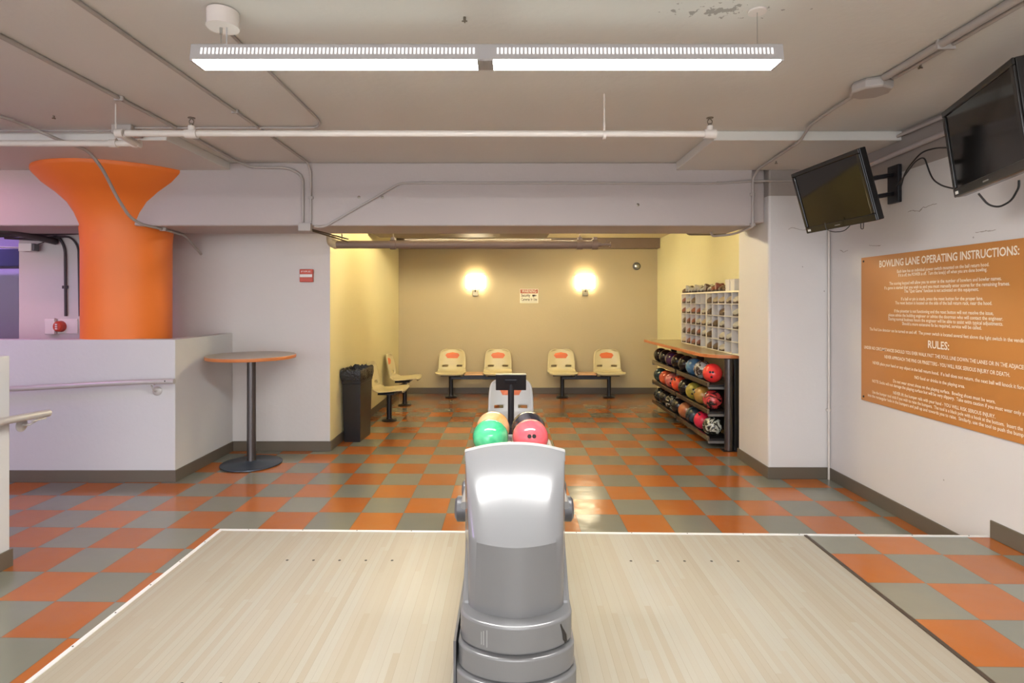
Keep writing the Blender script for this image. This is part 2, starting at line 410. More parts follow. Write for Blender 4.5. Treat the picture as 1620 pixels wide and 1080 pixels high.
# ------------------------------------------------------------------ lamps
def pendant(Y, label, lit):
    X0, X1 = -1.348, 1.162; Z0 = 2.612; XM = -.10
    r = empty('pendant_light', (XM, Y, Z0), label, 'ceiling light', None)
    y0, y1 = -.055, .055
    mb = MB()
    prof = [(y0, 0), (y0 + .012, .068), (y0 + .02, .074), (y1 - .02, .074), (y1 - .012, .068), (y1, 0), (y1 - .006, 0), (y0 + .006, 0)]
    mb.prismx(prof, X0 - XM, X1 - XM); mb.build('housing', M['fixture'], r, bevel=.002)
    mb = MB(); x = X0 - XM + .045
    for side in (0, 1):
      for fb in (0, 1):
        mb = MB()
        xa = (X0 - XM + .04) if side == 0 else .045; xb = -.04 if side == 0 else X1 - XM - .04
        n = 70
        for i in range(n):
            x = xa + (xb - xa) * (i + .5) / n; h = .0037
            for ya, yb, s in (((y0 + .0042, y0 + .0092, -1),) if fb == 0 else ((y1 - .0042, y1 - .0092, 1),)):
                v = [mb.bm.verts.new((x - h, ya + s * .0012, .024)), mb.bm.verts.new((x + h, ya + s * .0012, .024)), mb.bm.verts.new((x + h, yb + s * .0012, .052)), mb.bm.verts.new((x - h, yb + s * .0012, .052))]
                mb.face(v)
        mb.build('slot_row', M['slot'], r)
    for xa, xb in ((X0 - XM + .012, -.035), (.035, X1 - XM - .012)):
        MB().box(xa, xb, y0 + .008, y1 - .008, -.004, .006).build('diffuser', lit, r)
    for xa, xb in ((X0 - XM + .03, -.05), (.05, X1 - XM - .03)):
        for ya in (-.018, .004): MB().box(xa, xb, ya, ya + .014, .0735, .0745).build('added_uplight', M['added_uplight'], r)  # glowing strips added on top to brighten the ceiling
    mb = MB().box(-.035, .035, y0 + .006, y1 - .006, -.003, .005)
    for i in range(9): mb.box(-.034 + i * .0082, -.0325 + i * .0082, y0 + .006, y1 - .006, -.008, -.003)
    mb.build('joint_cover', M['fixture'], r)
    for xa in (X0 - XM, X1 - XM - .012): MB().box(xa, xa + .012, y0 + .004, y1 - .004, -.005, .004).build('end_cap', M['fixture'], r)
    cl = MB().lathe([(.064, .157), (.064, .222), (.05, .2265), (.05, .227)], (X0 - XM + .12, -.01, 0), None, 40).build('canopy', M['canopy'], r, smooth=True)
    MB().lathe([(.066, .153), (.066, .158)], (X0 - XM + .12, -.01, 0), None, 40).build('canopy_cover', M['canopy'], cl, smooth=True)
    MB().lathe([(.038, .219), (.038, .2265)], (X1 - XM - .095, -.01, 0), None, 32).build('canopy', M['canopy'], r, smooth=True)
    mb = MB()
    mb.tube([(X0 - XM + .112, -.01, .07), (X0 - XM + .112, -.01, .155)], .0018, n=6); mb.tube([(X0 - XM + .112, -.01, .125), (X0 - XM + .112, -.01, .156)], .006, n=8)
    mb.build('hanging_wire', M['steel'], r)
    MB().tube([(X1 - XM - .095, -.01, .07), (X1 - XM - .095, -.01, .221)], .0016, n=6).build('hanging_wire', M['steel'], r)
    MB().tube([(X0 - XM + .135, -.01, .06), (X0 - XM + .137, -.012, .16)], .0032, n=6).build('power_cord', M['fixture'], r)
    return r
pendant(2.44, 'long white linear pendant lamp hanging over the bowling approach', M['tube'])
for i, (yy, ll) in enumerate(((-.9, 'added unseen linear pendant lamp behind the viewer, the nearer one'), (-3.9, 'added unseen linear pendant lamp behind the viewer, the farther one'))):
    pendant(yy, ll, M['tube'])  # unseen pendants, added for frontal light on the walls

def ceiling_lamp(x, y, z, lx, ly, mat, label, side=False):
    r = empty('ceiling_lamp', (x, y, z), label, 'ceiling light')
    if side:        # opaque tray added to keep light off the floor; the band round it glows
        MB().box(-lx/2, lx/2, -ly/2, ly/2, -.115, -.10).build('light_block_tray', M['fixture'], r, bevel=.004)
        MB().box(-lx/2 + .02, lx/2 - .02, -ly/2 + .02, ly/2 - .02, -.10, 0).build('diffuser', mat, r)
        return
    MB().box(-lx/2, lx/2, -ly/2, ly/2, -.03, 0).build('housing', M['fixture'], r, bevel=.004)
    MB().box(-lx/2 + .02, lx/2 - .02, -ly/2 + .02, ly/2 - .02, -.042, -.03).build('diffuser', mat, r)
ceiling_lamp(-.1, 7.0, 2.67, 2.4, .22, M['alcove_lamp'], 'warm strip lamp on the alcove ceiling behind the beam', True)
ceiling_lamp(-5.5, 3.4, ZC, .2, 1.0, M['violet'], 'added unseen violet strip lamp over the ramp')  # out of view, added for the violet tint on the low wall
ceiling_lamp(-7.6, 7.0, ZC, 1.2, .2, M['violet'], 'added unseen violet strip lamp in the room beyond the ramp')  # second unseen violet source, added for the tint farther left
ceiling_lamp(-5.0, 4.45, 2.77, .6, .12, M['pinktube'], 'added unseen pink strip lamp in front of the wall beam')  # out of view, added to tint the left ceiling pink
ceiling_lamp(-6.1, 5.38, 2.271, .7, .14, M['pinktube'], 'added unseen pink strip lamp under the beam')  # unseen, added to throw pink on the left wall and column

def sconce(x, label):
    r = empty('wall_sconce', (x, 9.78, 1.80), label, 'wall lamp', 'sconces on the back wall')
    mb = MB(); n = 20; W, D = .165, .11
    pts = [(-W, 0)] + [(-W * math.cos(PI * k / n), -.02 - D * math.sin(PI * k / n)) for k in range(n + 1)] + [(W, 0)]
    a = [mb.bm.verts.new((px, py, .02)) for px, py in pts]; b = [mb.bm.verts.new((px, py, .235)) for px, py in pts]
    for k in range(len(pts) - 1): mb.face([a[k], a[k+1], b[k+1], b[k]])
    mb.build('lamp_shade', M['shade'], r, solid=.003)
    for z in (.018, .237):
        MB().tube([(px, py, z) for px, py in pts], .004, n=6).build('shade_ring', M['pewter'], r)
    mb = MB().box(-.05, .05, -.05, 0, -.11, -.015).tube([(0, -.02, -.03), (0, -.075, -.03), (0, -.075, .03)], .013, n=10, fillet=.02)
    mb.build('bracket', M['pewter'], r, bevel=.008)
    MB().box(-.075, .075, -.13, -.06, -.012, .004).build('cross_bar', M['steel'], r, bevel=.003)
    return r
sconce(at(752, 0, 9.7).x, 'glowing wall sconce left of the warning sign')
sconce(at(926.5, 0, 9.7).x, 'glowing wall sconce right of the warning sign')

# ------------------------------------------------------------------ conduits and pipes
def run(name, pts, r, mat, label, cat='conduit', fillet=.06, clips=(), n=10, boxes=()):
    root = empty(name, pts[0], label, cat)
    o = MB().tube(pts, r, None, n, fillet).build('tube', mat, root, smooth=True); o.location = -Vector(pts[0])
    for c in clips:
        q = MB().box(-r * 2.2, r * 2.2, -.008, .008, -r * 1.3, r * 1.2).build('clip', mat, root, bevel=.002)
        q.location = Vector(c) - Vector(pts[0])
    for b in boxes:
        q = MB().box(*b).build('junction_box', mat, root, bevel=.005); q.location = -Vector(pts[0])
    return root
ZT = ZC - .012
def cp(px, py, z=ZT):                                # point on the ceiling (height z) seen at a pixel
    Y = (z - CH) * FPX / (HY - py); return Vector(((px - CX) * Y / FPX, Y, z))
run('ceiling_conduit', [(-2.37, -3, ZT), (-2.37, 3.95, ZT), (-2.38, 4.95, ZT - .01), (-2.30, 5.05, 2.79), (-1.98, 5.066, 2.79), (-1.845, 5.066, 2.72), (-1.845, 5.066, 2.30)], .0125, M['conduit'],
    'long conduit bending along the beam, the outer of the two above the wall junction box', fillet=.10, clips=[(-2.37, 3.44, ZT)])
run('ceiling_conduit', [(-1.78, -3, ZT), (-1.78, 4.2, ZT), (-1.79, 5.02, ZT), (-1.775, 5.066, 2.76), (-1.775, 5.066, 2.30)], .010, M['conduit'],
    'straight ceiling conduit right of the fatter one, turning down the beam', fillet=.05, clips=[(-1.78, 3.68, ZT), (-1.775, 5.066, 2.52)])
run('ceiling_conduit', [(-1.29, 2.52, ZT + .004), (-1.295, 3.88, ZT), (-1.36, 4.03, ZT), (-2.66, 4.03, ZT), (-2.72, 4.03, ZT - .01), (-2.72, 4.06, ZT - .01), (-4.6, 4.06, ZT - .01)], .008, M['conduit'],
    'thin conduit leaving the lamp canopy and turning left along the ceiling', fillet=.07, boxes=[(-2.80, -2.66, 3.98, 4.12, ZT - .05, ZC)])
root = run('armoured_cable', [(-3.9, 3.55, ZT), at(0, 183, 3.75), at(45, 200, 3.95), at(95, 222, 4.07), at(140, 238, 4.36), at(163, 268, 4.50), at(185, 312, 4.70), at(205, 343, 4.88), at(224, 355, 4.99), (at(258, 361, 5.2).x, 5.2, 2.255), (at(292, 369, 5.66).x, 5.66, 2.255), at(318, 402, 6.012)], .0125, M['conduit'],
    'grey flexible cable crossing in front of the orange column top', 'cable', .08, clips=[(at(258, 361, 5.2).x, 5.2, 2.256)])
run('beam_conduit', [(-1.74, 5.066, 2.262), at(513, 359, 5.066), at(633, 289.5, 5.066), at(700, 289, 5.066), at(1130, 290, 5.066), at(1190, 286, 5.066), at(1262, 286, 5.066), (2.86, 5.066, at(1262, 286, 5.066).z)], .0105, M['conduit'],
    'thin conduit running across the face of the wide beam', fillet=.05, clips=[at(668, 288, 5.072), at(970, 289.5, 5.072), at(1138, 289, 5.072)])
q = empty('junction_box', (-1.82, 5.08, 2.25), 'square junction box under two conduits at the beam edge', 'junction box')
MB().box(-.055, .055, -.05, .03, -.03, .04).build('box_body', M['conduit'], q, bevel=.004)
mb = MB(); mb.tube([(.05, -.005, -.012), (.25, .45, -.05)], .007, n=8); mb.tube([(.05, .01, -.024), (.25, .45, -.075)], .007, n=8); mb.build('short_pipes', M['brass'], q)
# right-hand double conduit
rz = ZT - .008
q = run('ceiling_conduit', [(2.08, -2, rz), (2.06, 3.1, rz)], .020, M['conduit'], 'fatter of the two parallel conduits leading to the octagonal ceiling box', clips=[(2.085, 2.7, rz)])
run('ceiling_conduit', [(2.135, -2, rz), (2.115, 3.1, rz)], .012, M['conduit'], 'thinner of the two parallel conduits leading to the octagonal ceiling box')
mb = MB().lathe([(.10, 2.775), (.11, 2.785), (.11, 2.82), (.095, 2.838)], (2.06, 3.22, 0), None, 8)
tag(mb.build('ceiling_box', M['conduit'], bevel=.004), 'octagonal painted junction box on the ceiling between right-hand conduits', 'junction box')
run('ceiling_conduit', [(2.06, 3.3, rz), (2.07, 3.62, rz), (2.10, 3.95, rz), (2.12, 4.12, 2.756), (2.14, 4.4, 2.752), (2.185, 4.95, 2.75), (2.185, 5.066, 2.70), (2.185, 5.066, 2.32), (2.185, 5.066, 2.262), (2.12, 5.35, 2.225), (1.98, 5.50, 2.225), (1.97, 5.52, 2.27)], .0105, M['conduit'],
    'conduit from the octagonal box down the right end of the beam', fillet=.07, clips=[(2.185, 5.07, 2.28), (2.185, 5.07, 2.55)])
run('corner_conduit', [(2.862, 5.06, .0), (2.862, 5.06, 2.5)], .009, M['pipe_white'], 'thin white vertical pipe in the corner beside the pier', fillet=0, clips=[(2.862, 5.064, .62)])
run('wall_pipe', [(2.85, 4.95, 2.655), (2.85, 3.4, 2.70), (2.85, 1.2, 2.72)], .018, M['beam'], 'painted pipe along the top of the right wall behind the televisions', 'pipe')
run('wall_pipe', [(2.845, 5.0, 2.80), (2.845, 1.0, 2.80)], .012, M['beam'], 'thin pipe in the corner where right wall meets ceiling', 'pipe')
# sprinkler main
root = empty('sprinkler_pipe', (0, 3.40, 2.597), 'white sprinkler pipe running across the room below the ceiling', 'pipe')
def part(mb, name, mat, root, **k):
    o = mb.build(name, mat, root, **k); o.location = -Vector(root.location); return o
part(MB().tube([at(200, 211, 3.40), (at(1118, 211, 3.4).x, 3.40, 2.597)], .0195, n=16), 'main_tube', M['pipe_white'], root, smooth=True)
pl = at(200, 211, 3.40)
part(MB().tube([pl + Vector((-.02, 0, 0)), pl + Vector((-.03, .02, -.01)), at(215, 227, 3.56)], .022, n=12), 'elbow', M['pipe_white'], root, smooth=True)
part(MB().tube([at(218, 227, 3.57), (-5.2, 3.57, at(218, 227, 3.57).z)], .0195, n=16), 'side_tube', M['pipe_white'], root, smooth=True)
for X, y, z in ((at(190, 0, 3.4).x, 3.4, pl.z), (at(216, 0, 3.57).x, 3.57, at(218, 227, 3.57).z), (at(180, 0, 3.57).x, 3.57, at(218, 227, 3.57).z)):
    part(MB().tube([(X - .022, y, z), (X + .022, y, z)], .026, n=16), 'coupling', M['pipe_white'], root, smooth=True)
for px in (303, 1123):
    X = at(px, 0, 3.4).x
    part(MB().tube([(X - .035, 3.4, 2.597), (X + .035, 3.4, 2.597)], .027, n=16).tube([(X, 3.4, 2.60), (X, 3.4, 2.645)], .02, n=14), 'tee', M['pipe_white'], root, smooth=True)
    h = part(MB().tube([(X, 3.4, 2.645), (X, 3.4, 2.66)], .011, n=10).tube([(X - .012, 3.4, 2.66), (X - .014, 3.4, 2.675), (X, 3.4, 2.692)], .003, n=6).tube([(X + .012, 3.4, 2.66), (X + .014, 3.4, 2.675), (X, 3.4, 2.692)], .003, n=6).lathe([(.021, 2.692), (.021, 2.695)], (X, 3.4, 0), None, 16), 'sprinkler_head', M['brass'], root)
for px, Y in ((956, 3.4), (183, 3.57)):
    X = at(px, 0, Y).x
    part(MB().tube([(X, Y, 2.60), (X, Y, ZC)], .0045, n=8).tube([(X, Y, 2.60), (X, Y, 2.66)], .007, n=8).tube([(X - .008, Y, 2.59), (X + .008, Y, 2.59)], .026, n=14), 'hanger_rod', M['pipe_white'], root)
# brown pipe in the opening
zp = 2.187; yp = 5.92
root = empty('brown_pipe', (-.4, yp, zp), 'thick brown pipe hanging across the top of the alcove opening', 'pipe')
xe = at(940, 0, yp).x
part(MB().tube([(-1.80, yp, zp), (xe, yp, zp)], .041, n=20), 'main_tube', M['pipe_brown'], root, smooth=True)
part(MB().tube([(-1.83, yp, zp), (-1.80, yp, zp)], .045, n=20).tube([(-1.80, yp, zp), (-1.86, yp + .01, zp + .02), (-1.86, yp, zp + .09)], .048, n=16, fillet=.03), 'elbow', M['tan'], root, smooth=True)
for px in (622, 917, 941):
    X = at(px, 0, yp).x
    part(MB().tube([(X - .03, yp, zp), (X + .03, yp, zp)], .052, n=18).box(X - .02, X + .02, yp - .03, yp + .02, zp + .045, zp + .075), 'coupling', M['pipe_brown'], root, smooth=True)
for px in (541, 622, 917):
    X = at(px, 0, yp).x; part(MB().tube([(X, yp, zp + .03), (X, yp, 2.67)], .006, n=8), 'hanger_rod', M['pipe_brown'], root)
part(MB().tube([(xe, yp, zp), (xe + .07, yp, zp)], .022, n=10).tube([(xe + .07, yp, zp), (xe + .17, yp - .01, zp)], .014, n=10).lathe([(.028, -.005), (.028, .005)], (xe + .17, yp, zp), None, 12, 'X').tube([(xe + .1, yp, zp), (xe + .15, yp, zp + .06)], .006, n=6), 'valve', M['pipe_brown'], root)
run('wall_pipe', [at(640, 379, 6.5), at(872, 379, 6.5)], .008, M['pipe_white'], 'thin pale pipe just above the thick brown pipe', 'pipe')
# duct boxed in behind it
struct('trim_5', MB().box(-1.85, at(870, 0, 7.6).x, 7.6, 8.1, 2.505, 2.669), M['pipe_brown'], bevel=.01)
root = run('wall_pipe', [at(1150, 362, 6.2) + Vector((0, 0, .1)), at(1150, 371, 6.2), at(1085, 371, 6.2), at(1082, 366, 6.2) + Vector((0, 0, .1))], .010, M['brass'], 'small bent pipe loop at the top of the alcove opening', 'pipe')

# ------------------------------------------------------------------ left wall details
q = empty('fire_alarm_box', at(486, 436, 6.03), 'small square red fire alarm box on the grey-white wall', 'fire alarm')
MB().box(-.07, .07, -.035, 0, -.068, .068).build('red_cover', M['red'], q, bevel=.006)
mb = MB().box(-.066, .066, -.041, -.034, -.018, .014); mb.build('pull_bar', M['white_plastic'], q, bevel=.003)
mb = MB()
text_into(mb, 'FIRE', .05, .10, lambda a, b: Vector((a, -.0362, .042 + b * .45)), M['white_plastic'])
mb.build('lettering', M['white_plastic'], q)
q = empty('strobe_alarm', at(102, 516, 6.03), 'fire strobe with red centre on white plate left of the orange column', 'fire alarm')
MB().box(-.085, .15, -.015, 0, -.08, .08).build('back_plate', M['white_plastic'], q, bevel=.006)
MB().box(-.17, -.06, -.06, -.012, -.085, .085).build('clear_cover', M['white_plastic'], q, bevel=.012)
MB().lathe([(.06, 0), (.055, .045), (.04, .06)], (-.025, -.012, 0), None, 24, 'Y').build('red_horn', M['red'], q, smooth=True)
mb = MB()
for k in (-1, 0, 1): mb.box(-.04, -.018, -.078, -.068, k * .022 - .007, k * .022 + .007)
mb.build('strobe_lens', M['white_plastic'], q)
run('wall_conduit', [(-5.3, 5.95, 2.26), (-4.9, 5.98, 2.24), at(92, 372, 6.01), at(103, 392, 6.01), at(104, 500, 6.01)], .013, M['pipe_dark'], 'dark conduit coming down the pink-lit wall to the strobe', fillet=.08, clips=[at(103, 454, 6.012)])
run('wall_conduit', [(-4.95, 5.99, 2.27), at(112, 374, 6.01), at(124, 390, 6.01), at(126, 500, 6.01)], .010, M['pipe_dark'], 'dark conduit squeezed against the left side of the orange column', fillet=.08)
run('dark_pipe', [at(-60, 362, 5.3), at(20, 366, 5.5), at(88, 382, 6.0)], .035, M['pipe_dark'], 'fat dark pipe under the beam at the left edge', 'pipe')
run('dark_pipe', [at(-60, 374, 5.6), at(30, 372, 5.85), at(125, 368, 5.98)], .018, M['pipe_dark'], 'thinner dark pipe under the beam running towards the orange column', 'pipe')
q = empty('security_camera', at(58, 393, 6.03), 'small white security camera on the pink-lit wall', 'camera')
MB().box(-.085, .05, -.13, -.05, -.04, .045).build('camera_body', M['white_plastic'], q, bevel=.006)
MB().box(.05, .078, -.125, -.055, -.035, .04).build('lens_hood', M['dark_grey'], q, bevel=.006)
MB().tube([(.06, -.08, .03), (.10, -.01, .07), (.14, 0, .11)], .005, n=6).build('bracket', M['pipe_dark'], q)
tag(MB().box(-8.0, -6.2, 7.4, 7.9, 2.05, 2.29).build('duct_box', M['blue_dark'], bevel=.01), 'dark blue boxed duct in the room at the left edge', 'duct')
run('far_pipe', [(-8.2, 7.2, 2.33), (-6.0, 7.2, 2.27)], .014, M['white_plastic'], 'thin white pipe above the dark blue duct', 'pipe')

def handrail(name, pts, bracket, wallvec, label):
    root = empty(name, pts[-1], label, 'handrail')
    o = MB().tube(pts, .0225, None, 18, .12).build('rail', M['rail'], root, smooth=True); o.location = -Vector(pts[-1])
    b = Vector(bracket); wv = Vector(wallvec)
    ax = 'Y' if abs(wv.y) > .5 else 'X'
    s = 1 if ax == 'Y' else -1
    d = MB().lathe([(.042, 0), (.042, .004 * s), (.036, .009 * s), (.012, .012 * s)], b, None, 28, ax).build('wall_plate', M['rail'], root, smooth=True); d.location = -Vector(pts[-1])
    return root, b
hp = [at(-230, 626, 4.92), at(50, 613.5, 4.915), at(180, 606, 4.915), at(235, 603.5, 4.915), at(276, 603, 4.915)]
root, b = handrail('handrail', hp, at(249, 618, 4.99), (0, 1, 0), 'tubular handrail mounted on the front of the far low wall')
o = MB().tube([b, b + Vector((0, -.05, .005)), Vector((b.x - .01, 4.915, hp[3].z - .02))], .008, n=8, fillet=.02).box(b.x - .05, b.x + .02, 4.905, 4.925, hp[3].z - .03, hp[3].z - .021).build('bracket_arm', M['rail'], root, bevel=.002); o.location = -Vector(root.location)
mb = MB().lathe([(.006, -.001), (.006, .001)], (hp[-1].x - .07, 4.891, hp[-1].z + .005), None, 10, 'Y'); o = mb.build('screw', M['mark'], root); o.location = -Vector(root.location)
XN = -2.925
def nr(px, py): Y = XN * FPX / (px - CX); return Vector((XN, Y, CH - (py - HY) * Y / FPX))
hn = [Vector((XN, 1.4, .93)), Vector((XN, 2.3, .93)), nr(0, 667) , nr(40, 659.5), nr(77, 653)]
root, b = handrail('handrail', hn, (-3.0, nr(33, 677).y + .09, nr(33, 677).z), (1, 0, 0), 'tubular handrail at the left edge, poking out past the near low wall')
o = MB().tube([b, b + Vector((.05, 0, .0)), Vector((XN, b.y + .03, .86))], .008, n=8, fillet=.02).box(XN - .01, XN + .01, b.y - .01, b.y + .09, .852, .862).build('bracket_arm', M['rail'], root, bevel=.002); o.location = -Vector(root.location)

# ------------------------------------------------------------------ bar table
t = empty('bar_table', (-2.52, 5.54, 0), 'tall round bar table with orange edge and black disc base', 'table')
mb = MB().lathe([(.395, 1.035), (.408, 1.037), (.41, 1.04), (.41, 1.063), (.407, 1.0668)], (0,0,0), None, 96)
mb.build('edge_band', M['edge'], t, smooth=True)
MB().lathe([(.404, 1.0668), (.404, 1.07)], (0,0,0), None, 96).build('tabletop', M['lam'], t, smooth=True)
MB().lathe([(.045, .03), (.042, .06), (.041, 1.0), (.041, 1.035)], (0,0,0), None, 28).build('pedestal', M['black_hammer'], t, smooth=True)
MB().lathe([(.10, 1.015), (.10, 1.034)], (0,0,0), None, 28).build('top_plate', M['black_metal'], t, smooth=True)
MB().lathe([(.275, 0.001), (.282, .006), (.28, .014), (.25, .024), (.06, .032), (.05, .04)], (0,0,0), None, 80).build('base', M['base_blue'], t, smooth=True)

# ------------------------------------------------------------------ waste bin
t = empty('waste_bin', (-1.765, 6.60, 0), 'tall tapered black waste bin with black liner bunched round the rim', 'bin')
def frus(z, k): return [(-.105 * k, -.22 * k, z), (.105 * k, -.22 * k, z), (.105 * k, .22 * k, z), (-.105 * k, .22 * k, z)]
mb = MB(); rings = []
for z, k in ((.001, .86), (.10, .885), (.66, .99), (.664, 1.03), (.79, 1.06)):
    rings.append([mb.bm.verts.new(p) for p in frus(z, k)])
for a, b in zip(rings, rings[1:]):
    for k in range(4): mb.face([a[k], a[(k+1) % 4], b[(k+1) % 4], b[k]])
mb.face(rings[0][::-1])
mb.build('bin_body', M['black_plastic'], t, bevel=.012, solid=.004)
mb = MB(); ring = []
rnd = random.Random(3)
per = []
for k in range(72):
    a = 2 * PI * k / 72; c, s = math.cos(a), math.sin(a)
    q = max(abs(c) / .117, abs(s) / .24) ; per.append((c / q, s / q))
lv = [(.70, 1.0), (.75, 1.05), (.79, 1.05), (.818, 1.03), (.826, .98), (.80, .93), (.72, .9)]
rings = []
for z, k in lv:
    rings.append([mb.bm.verts.new((x * k * (1 + rnd.uniform(-.03, .03)), y * k * (1 + rnd.uniform(-.012, .012)), z + rnd.uniform(-.012, .012))) for x, y in per])
for a, b in zip(rings, rings[1:]):
    for k in range(72): mb.face([a[k], a[(k+1) % 72], b[(k+1) % 72], b[k]])
mb.build('bin_liner', M['bag'], t, smooth=True)
t.rotation_euler.z = math.radians(-3)

# ------------------------------------------------------------------ moulded seats
def shell_mesh(mb):
    prof = [(-.235, .395), (-.245, .413), (-.225, .424), (-.15, .417), (-.05, .405), (.05, .398), (.12, .402), (.165, .42), (.19, .455), (.203, .50), (.212, .55), (.222, .60), (.232, .65), (.242, .70), (.25, .74), (.254, .765), (.256, .78)]
    wid = [.222, .232, .236, .24, .243, .243, .24, .236, .231, .229, .228, .226, .222, .215, .198, .165, .115]
    # densify
    P = []
    for i in range(len(prof) - 1):
        for k in range(3):
            t = k / 3; P.append((prof[i][0]*(1-t)+prof[i+1][0]*t, prof[i][1]*(1-t)+prof[i+1][1]*t, wid[i]*(1-t)+wid[i+1]*t))
    P.append((prof[-1][0], prof[-1][1], wid[-1]))
    n = 24; g = []
    for (y, z, w_) in P:
        row = []
        for k in range(n + 1):
            s = -1 + 2 * k / n
            up = (abs(s) ** 4) * .018 if z < .44 else 0
            fw = -(abs(s) ** 3) * .045 if z > .44 else 0
            if .40 < z < .46 and y > .1: fw = -(abs(s) ** 3) * .03
            row.append(mb.bm.verts.new((s * w_, y + fw, z + up)))
        g.append(row)
    for i in range(len(g) - 1):
        zc = (P[i][1] + P[i+1][1]) / 2
        for k in range(n):
            sc = abs(-1 + 2 * (k + .5) / n)
            if P[i][0] > .18 and .478 < zc < .522 and .34 < sc < .74: continue      # the two slots
            mb.face([g[i][k], g[i][k+1], g[i+1][k+1], g[i+1][k]])
def make_seat(parent, loc, mat, rz=0, trapezoid=False):
    mb = MB(); shell_mesh(mb)
    o = mb.build('seat_shell', mat, parent, smooth=True, solid=.014); o.location = loc; o.rotation_euler = (0, 0, rz)
    mb = MB()
    pts = [(-.095, .712), (-.120, .68), (-.085, .63), (.085, .63), (.120, .68), (.095, .712), (0, .728)]
    if trapezoid: pts = [(-.13, .70), (-.085, .615), (.085, .615), (.13, .70), (0, .712)]
    a = [mb.bm.verts.new((x, .2255 + (z - .64) * .19 - abs(x) ** 2 * .8, z)) for x, z in pts]
    mb.face(a); p = mb.build('back_pad', M['pad'], o, solid=.006)
    MB().box(-.16, .16, -.12, .10, .365, .39).build('seat_plate', M['black_metal'], o, bevel=.004)
    return o
def make_bench(loc, label, gap, rz=0, mat=None, table=True):
    r = empty('seat_bench', loc, label, 'bench', 'two-seat benches round the alcove', rz)
    for s in (-1, 1):
        make_seat(r, (s * gap / 2, 0, 0), mat or M['chair'])
        l = MB().lathe([(.034, .02), (.034, .35)], (s * gap / 2, -.02, 0), None, 20).build('leg', M['black_metal'], r, smooth=True)
        MB().lathe([(.098, .001), (.10, .01), (.085, .018), (.04, .026), (.036, .04)], (s * gap / 2, -.02, 0), None, 32).build('foot', M['black_metal'], l, smooth=True)
    MB().box(-gap/2, gap/2, -.05, .01, .305, .35).build('crossbar', M['black_metal'], r, bevel=.006)
    if not table: return r
    mb = MB().box(-gap/2 + .23, gap/2 - .23, -.17, .12, .385, .41)
    MB().box(-gap/2 + .2, gap/2 - .2, -.06, .03, .35, .384).build('table_support', M['black_metal'], r)
    mb.build('side_table', M['pad_table'], r, bevel=.01)
    return r
make_bench((at(750.5, 0, 9.38).x, 9.40, 0), 'two-seat cream bench at the back wall, left of the pair', .775)
make_bench((at(926.5, 0, 9.38).x, 9.40, 0), 'two-seat cream bench at the back wall under the right sconce', .775)
make_bench((-1.62, 8.13, 0), 'two-seat cream bench against the left alcove wall beside the bin', 1.12, rz=PI / 2, table=False)

r = empty('scorer_chair', (.02, 5.62, 0), 'single light grey moulded chair with orange patch behind the scoring monitor', 'chair')
make_seat(r, (0, 0, .012), M['chair_grey'], trapezoid=True)
l = MB().lathe([(.03, .02), (.03, .38)], (0, 0, 0), None, 20).build('leg', M['black_metal'], r, smooth=True)
MB().lathe([(.12, .001), (.12, .012), (.04, .03)], (0, 0, 0), None, 32).build('foot', M['black_metal'], l, smooth=True)
r = empty('scoring_console', (.018, 4.78, 0), 'black scoring monitor on a thin black pole behind the bowling balls', 'console')
MB().lathe([(.026, .02), (.026, .52), (.034, .53), (.034, .56), (.026, .57), (.026, .9)], (0, 0, 0), None, 20).build('pole', M['black_metal'], r, smooth=True)
MB().lathe([(.13, .001), (.13, .012), (.04, .03)], (0, 0, 0), None, 32).build('base', M['black_metal'], r, smooth=True)
mt = Matrix.Translation((0, -.01, .915)) @ Matrix.Rotation(math.radians(14), 4, 'X')
m_ = MB().box(-.128, .128, -.02, .02, -.07, .07, mat=mt).build('monitor', M['black_plastic'], r, bevel=.005)
MB().box(-.05, .05, -.03, -.02, -.005, .03, mat=mt).build('mount_plate', M['black_metal'], m_, bevel=.004)

# ------------------------------------------------------------------ ball return
XC = .027
br = empty('ball_return', (XC, 2.1, STEP), 'silver ball return with tall rounded hood in the middle of the approach', 'ball return')
def bpart(mb, name, mat, parent=br, **k):
    o = mb.build(name, mat, parent, **k); o.location = -Vector(br.location) if parent is br else (0, 0, 0); return o
mb = MB(); n = 40; rows = 26
YR = 2.48
def front(s): return 2.045 + .075 * s * s + .04 * (1 - (1 - min(1, abs(s)) ** 9) ** (1/2.2))
g = []
for j in range(rows + 1):
    t = j / rows; row = []
    for k in range(n + 1):
        s = math.sin((-1 + 2 * k / n) * PI / 2)
        wd = .1815 + .037 * t
        y = front(s) * (1 - t) + YR * t
        z = .700 + .264 * (1 - (1 - t) ** 1.35) - .030 * s * s * t - .006 * abs(s) ** 6
        row.append(mb.bm.verts.new((XC + s * wd, y, z)))
    g.append(row)
for j in range(rows):
    for k in range(n): mb.face([g[j][k], g[j][k+1], g[j+1][k+1], g[j+1][k]], M['silver'])
loop = g[0] + [g[j][-1] for j in range(1, rows + 1)] + g[rows][-2::-1] + [g[j][0] for j in range(rows - 1, 0, -1)]
low = [mb.bm.verts.new((v.co.x, v.co.y - .012 * (v.co.y < 2.17), .43)) for v in loop]
for k in range(len(loop)):
    mb.face([loop[k], low[k], low[(k+1) % len(loop)], loop[(k+1) % len(loop)]], M['silver2'])
mb.face(low, M['silver2'])
bpart(mb, 'hood', M['silver'], smooth=True, bevel=.007, seg=3)
mb = MB(); a = []; b = []
for k in range(n + 1):
    s = math.sin((-1 + 2 * k / n) * PI / 2); x = XC + s * .2205; z = .963 - .033 * s * s
    a.append([mb.bm.verts.new(p) for p in ((x, 2.482, z - .04), (x, 2.482, z), (x, 2.497, z + .006), (x, 2.520, z + .003), (x, 2.520, z - .04))])
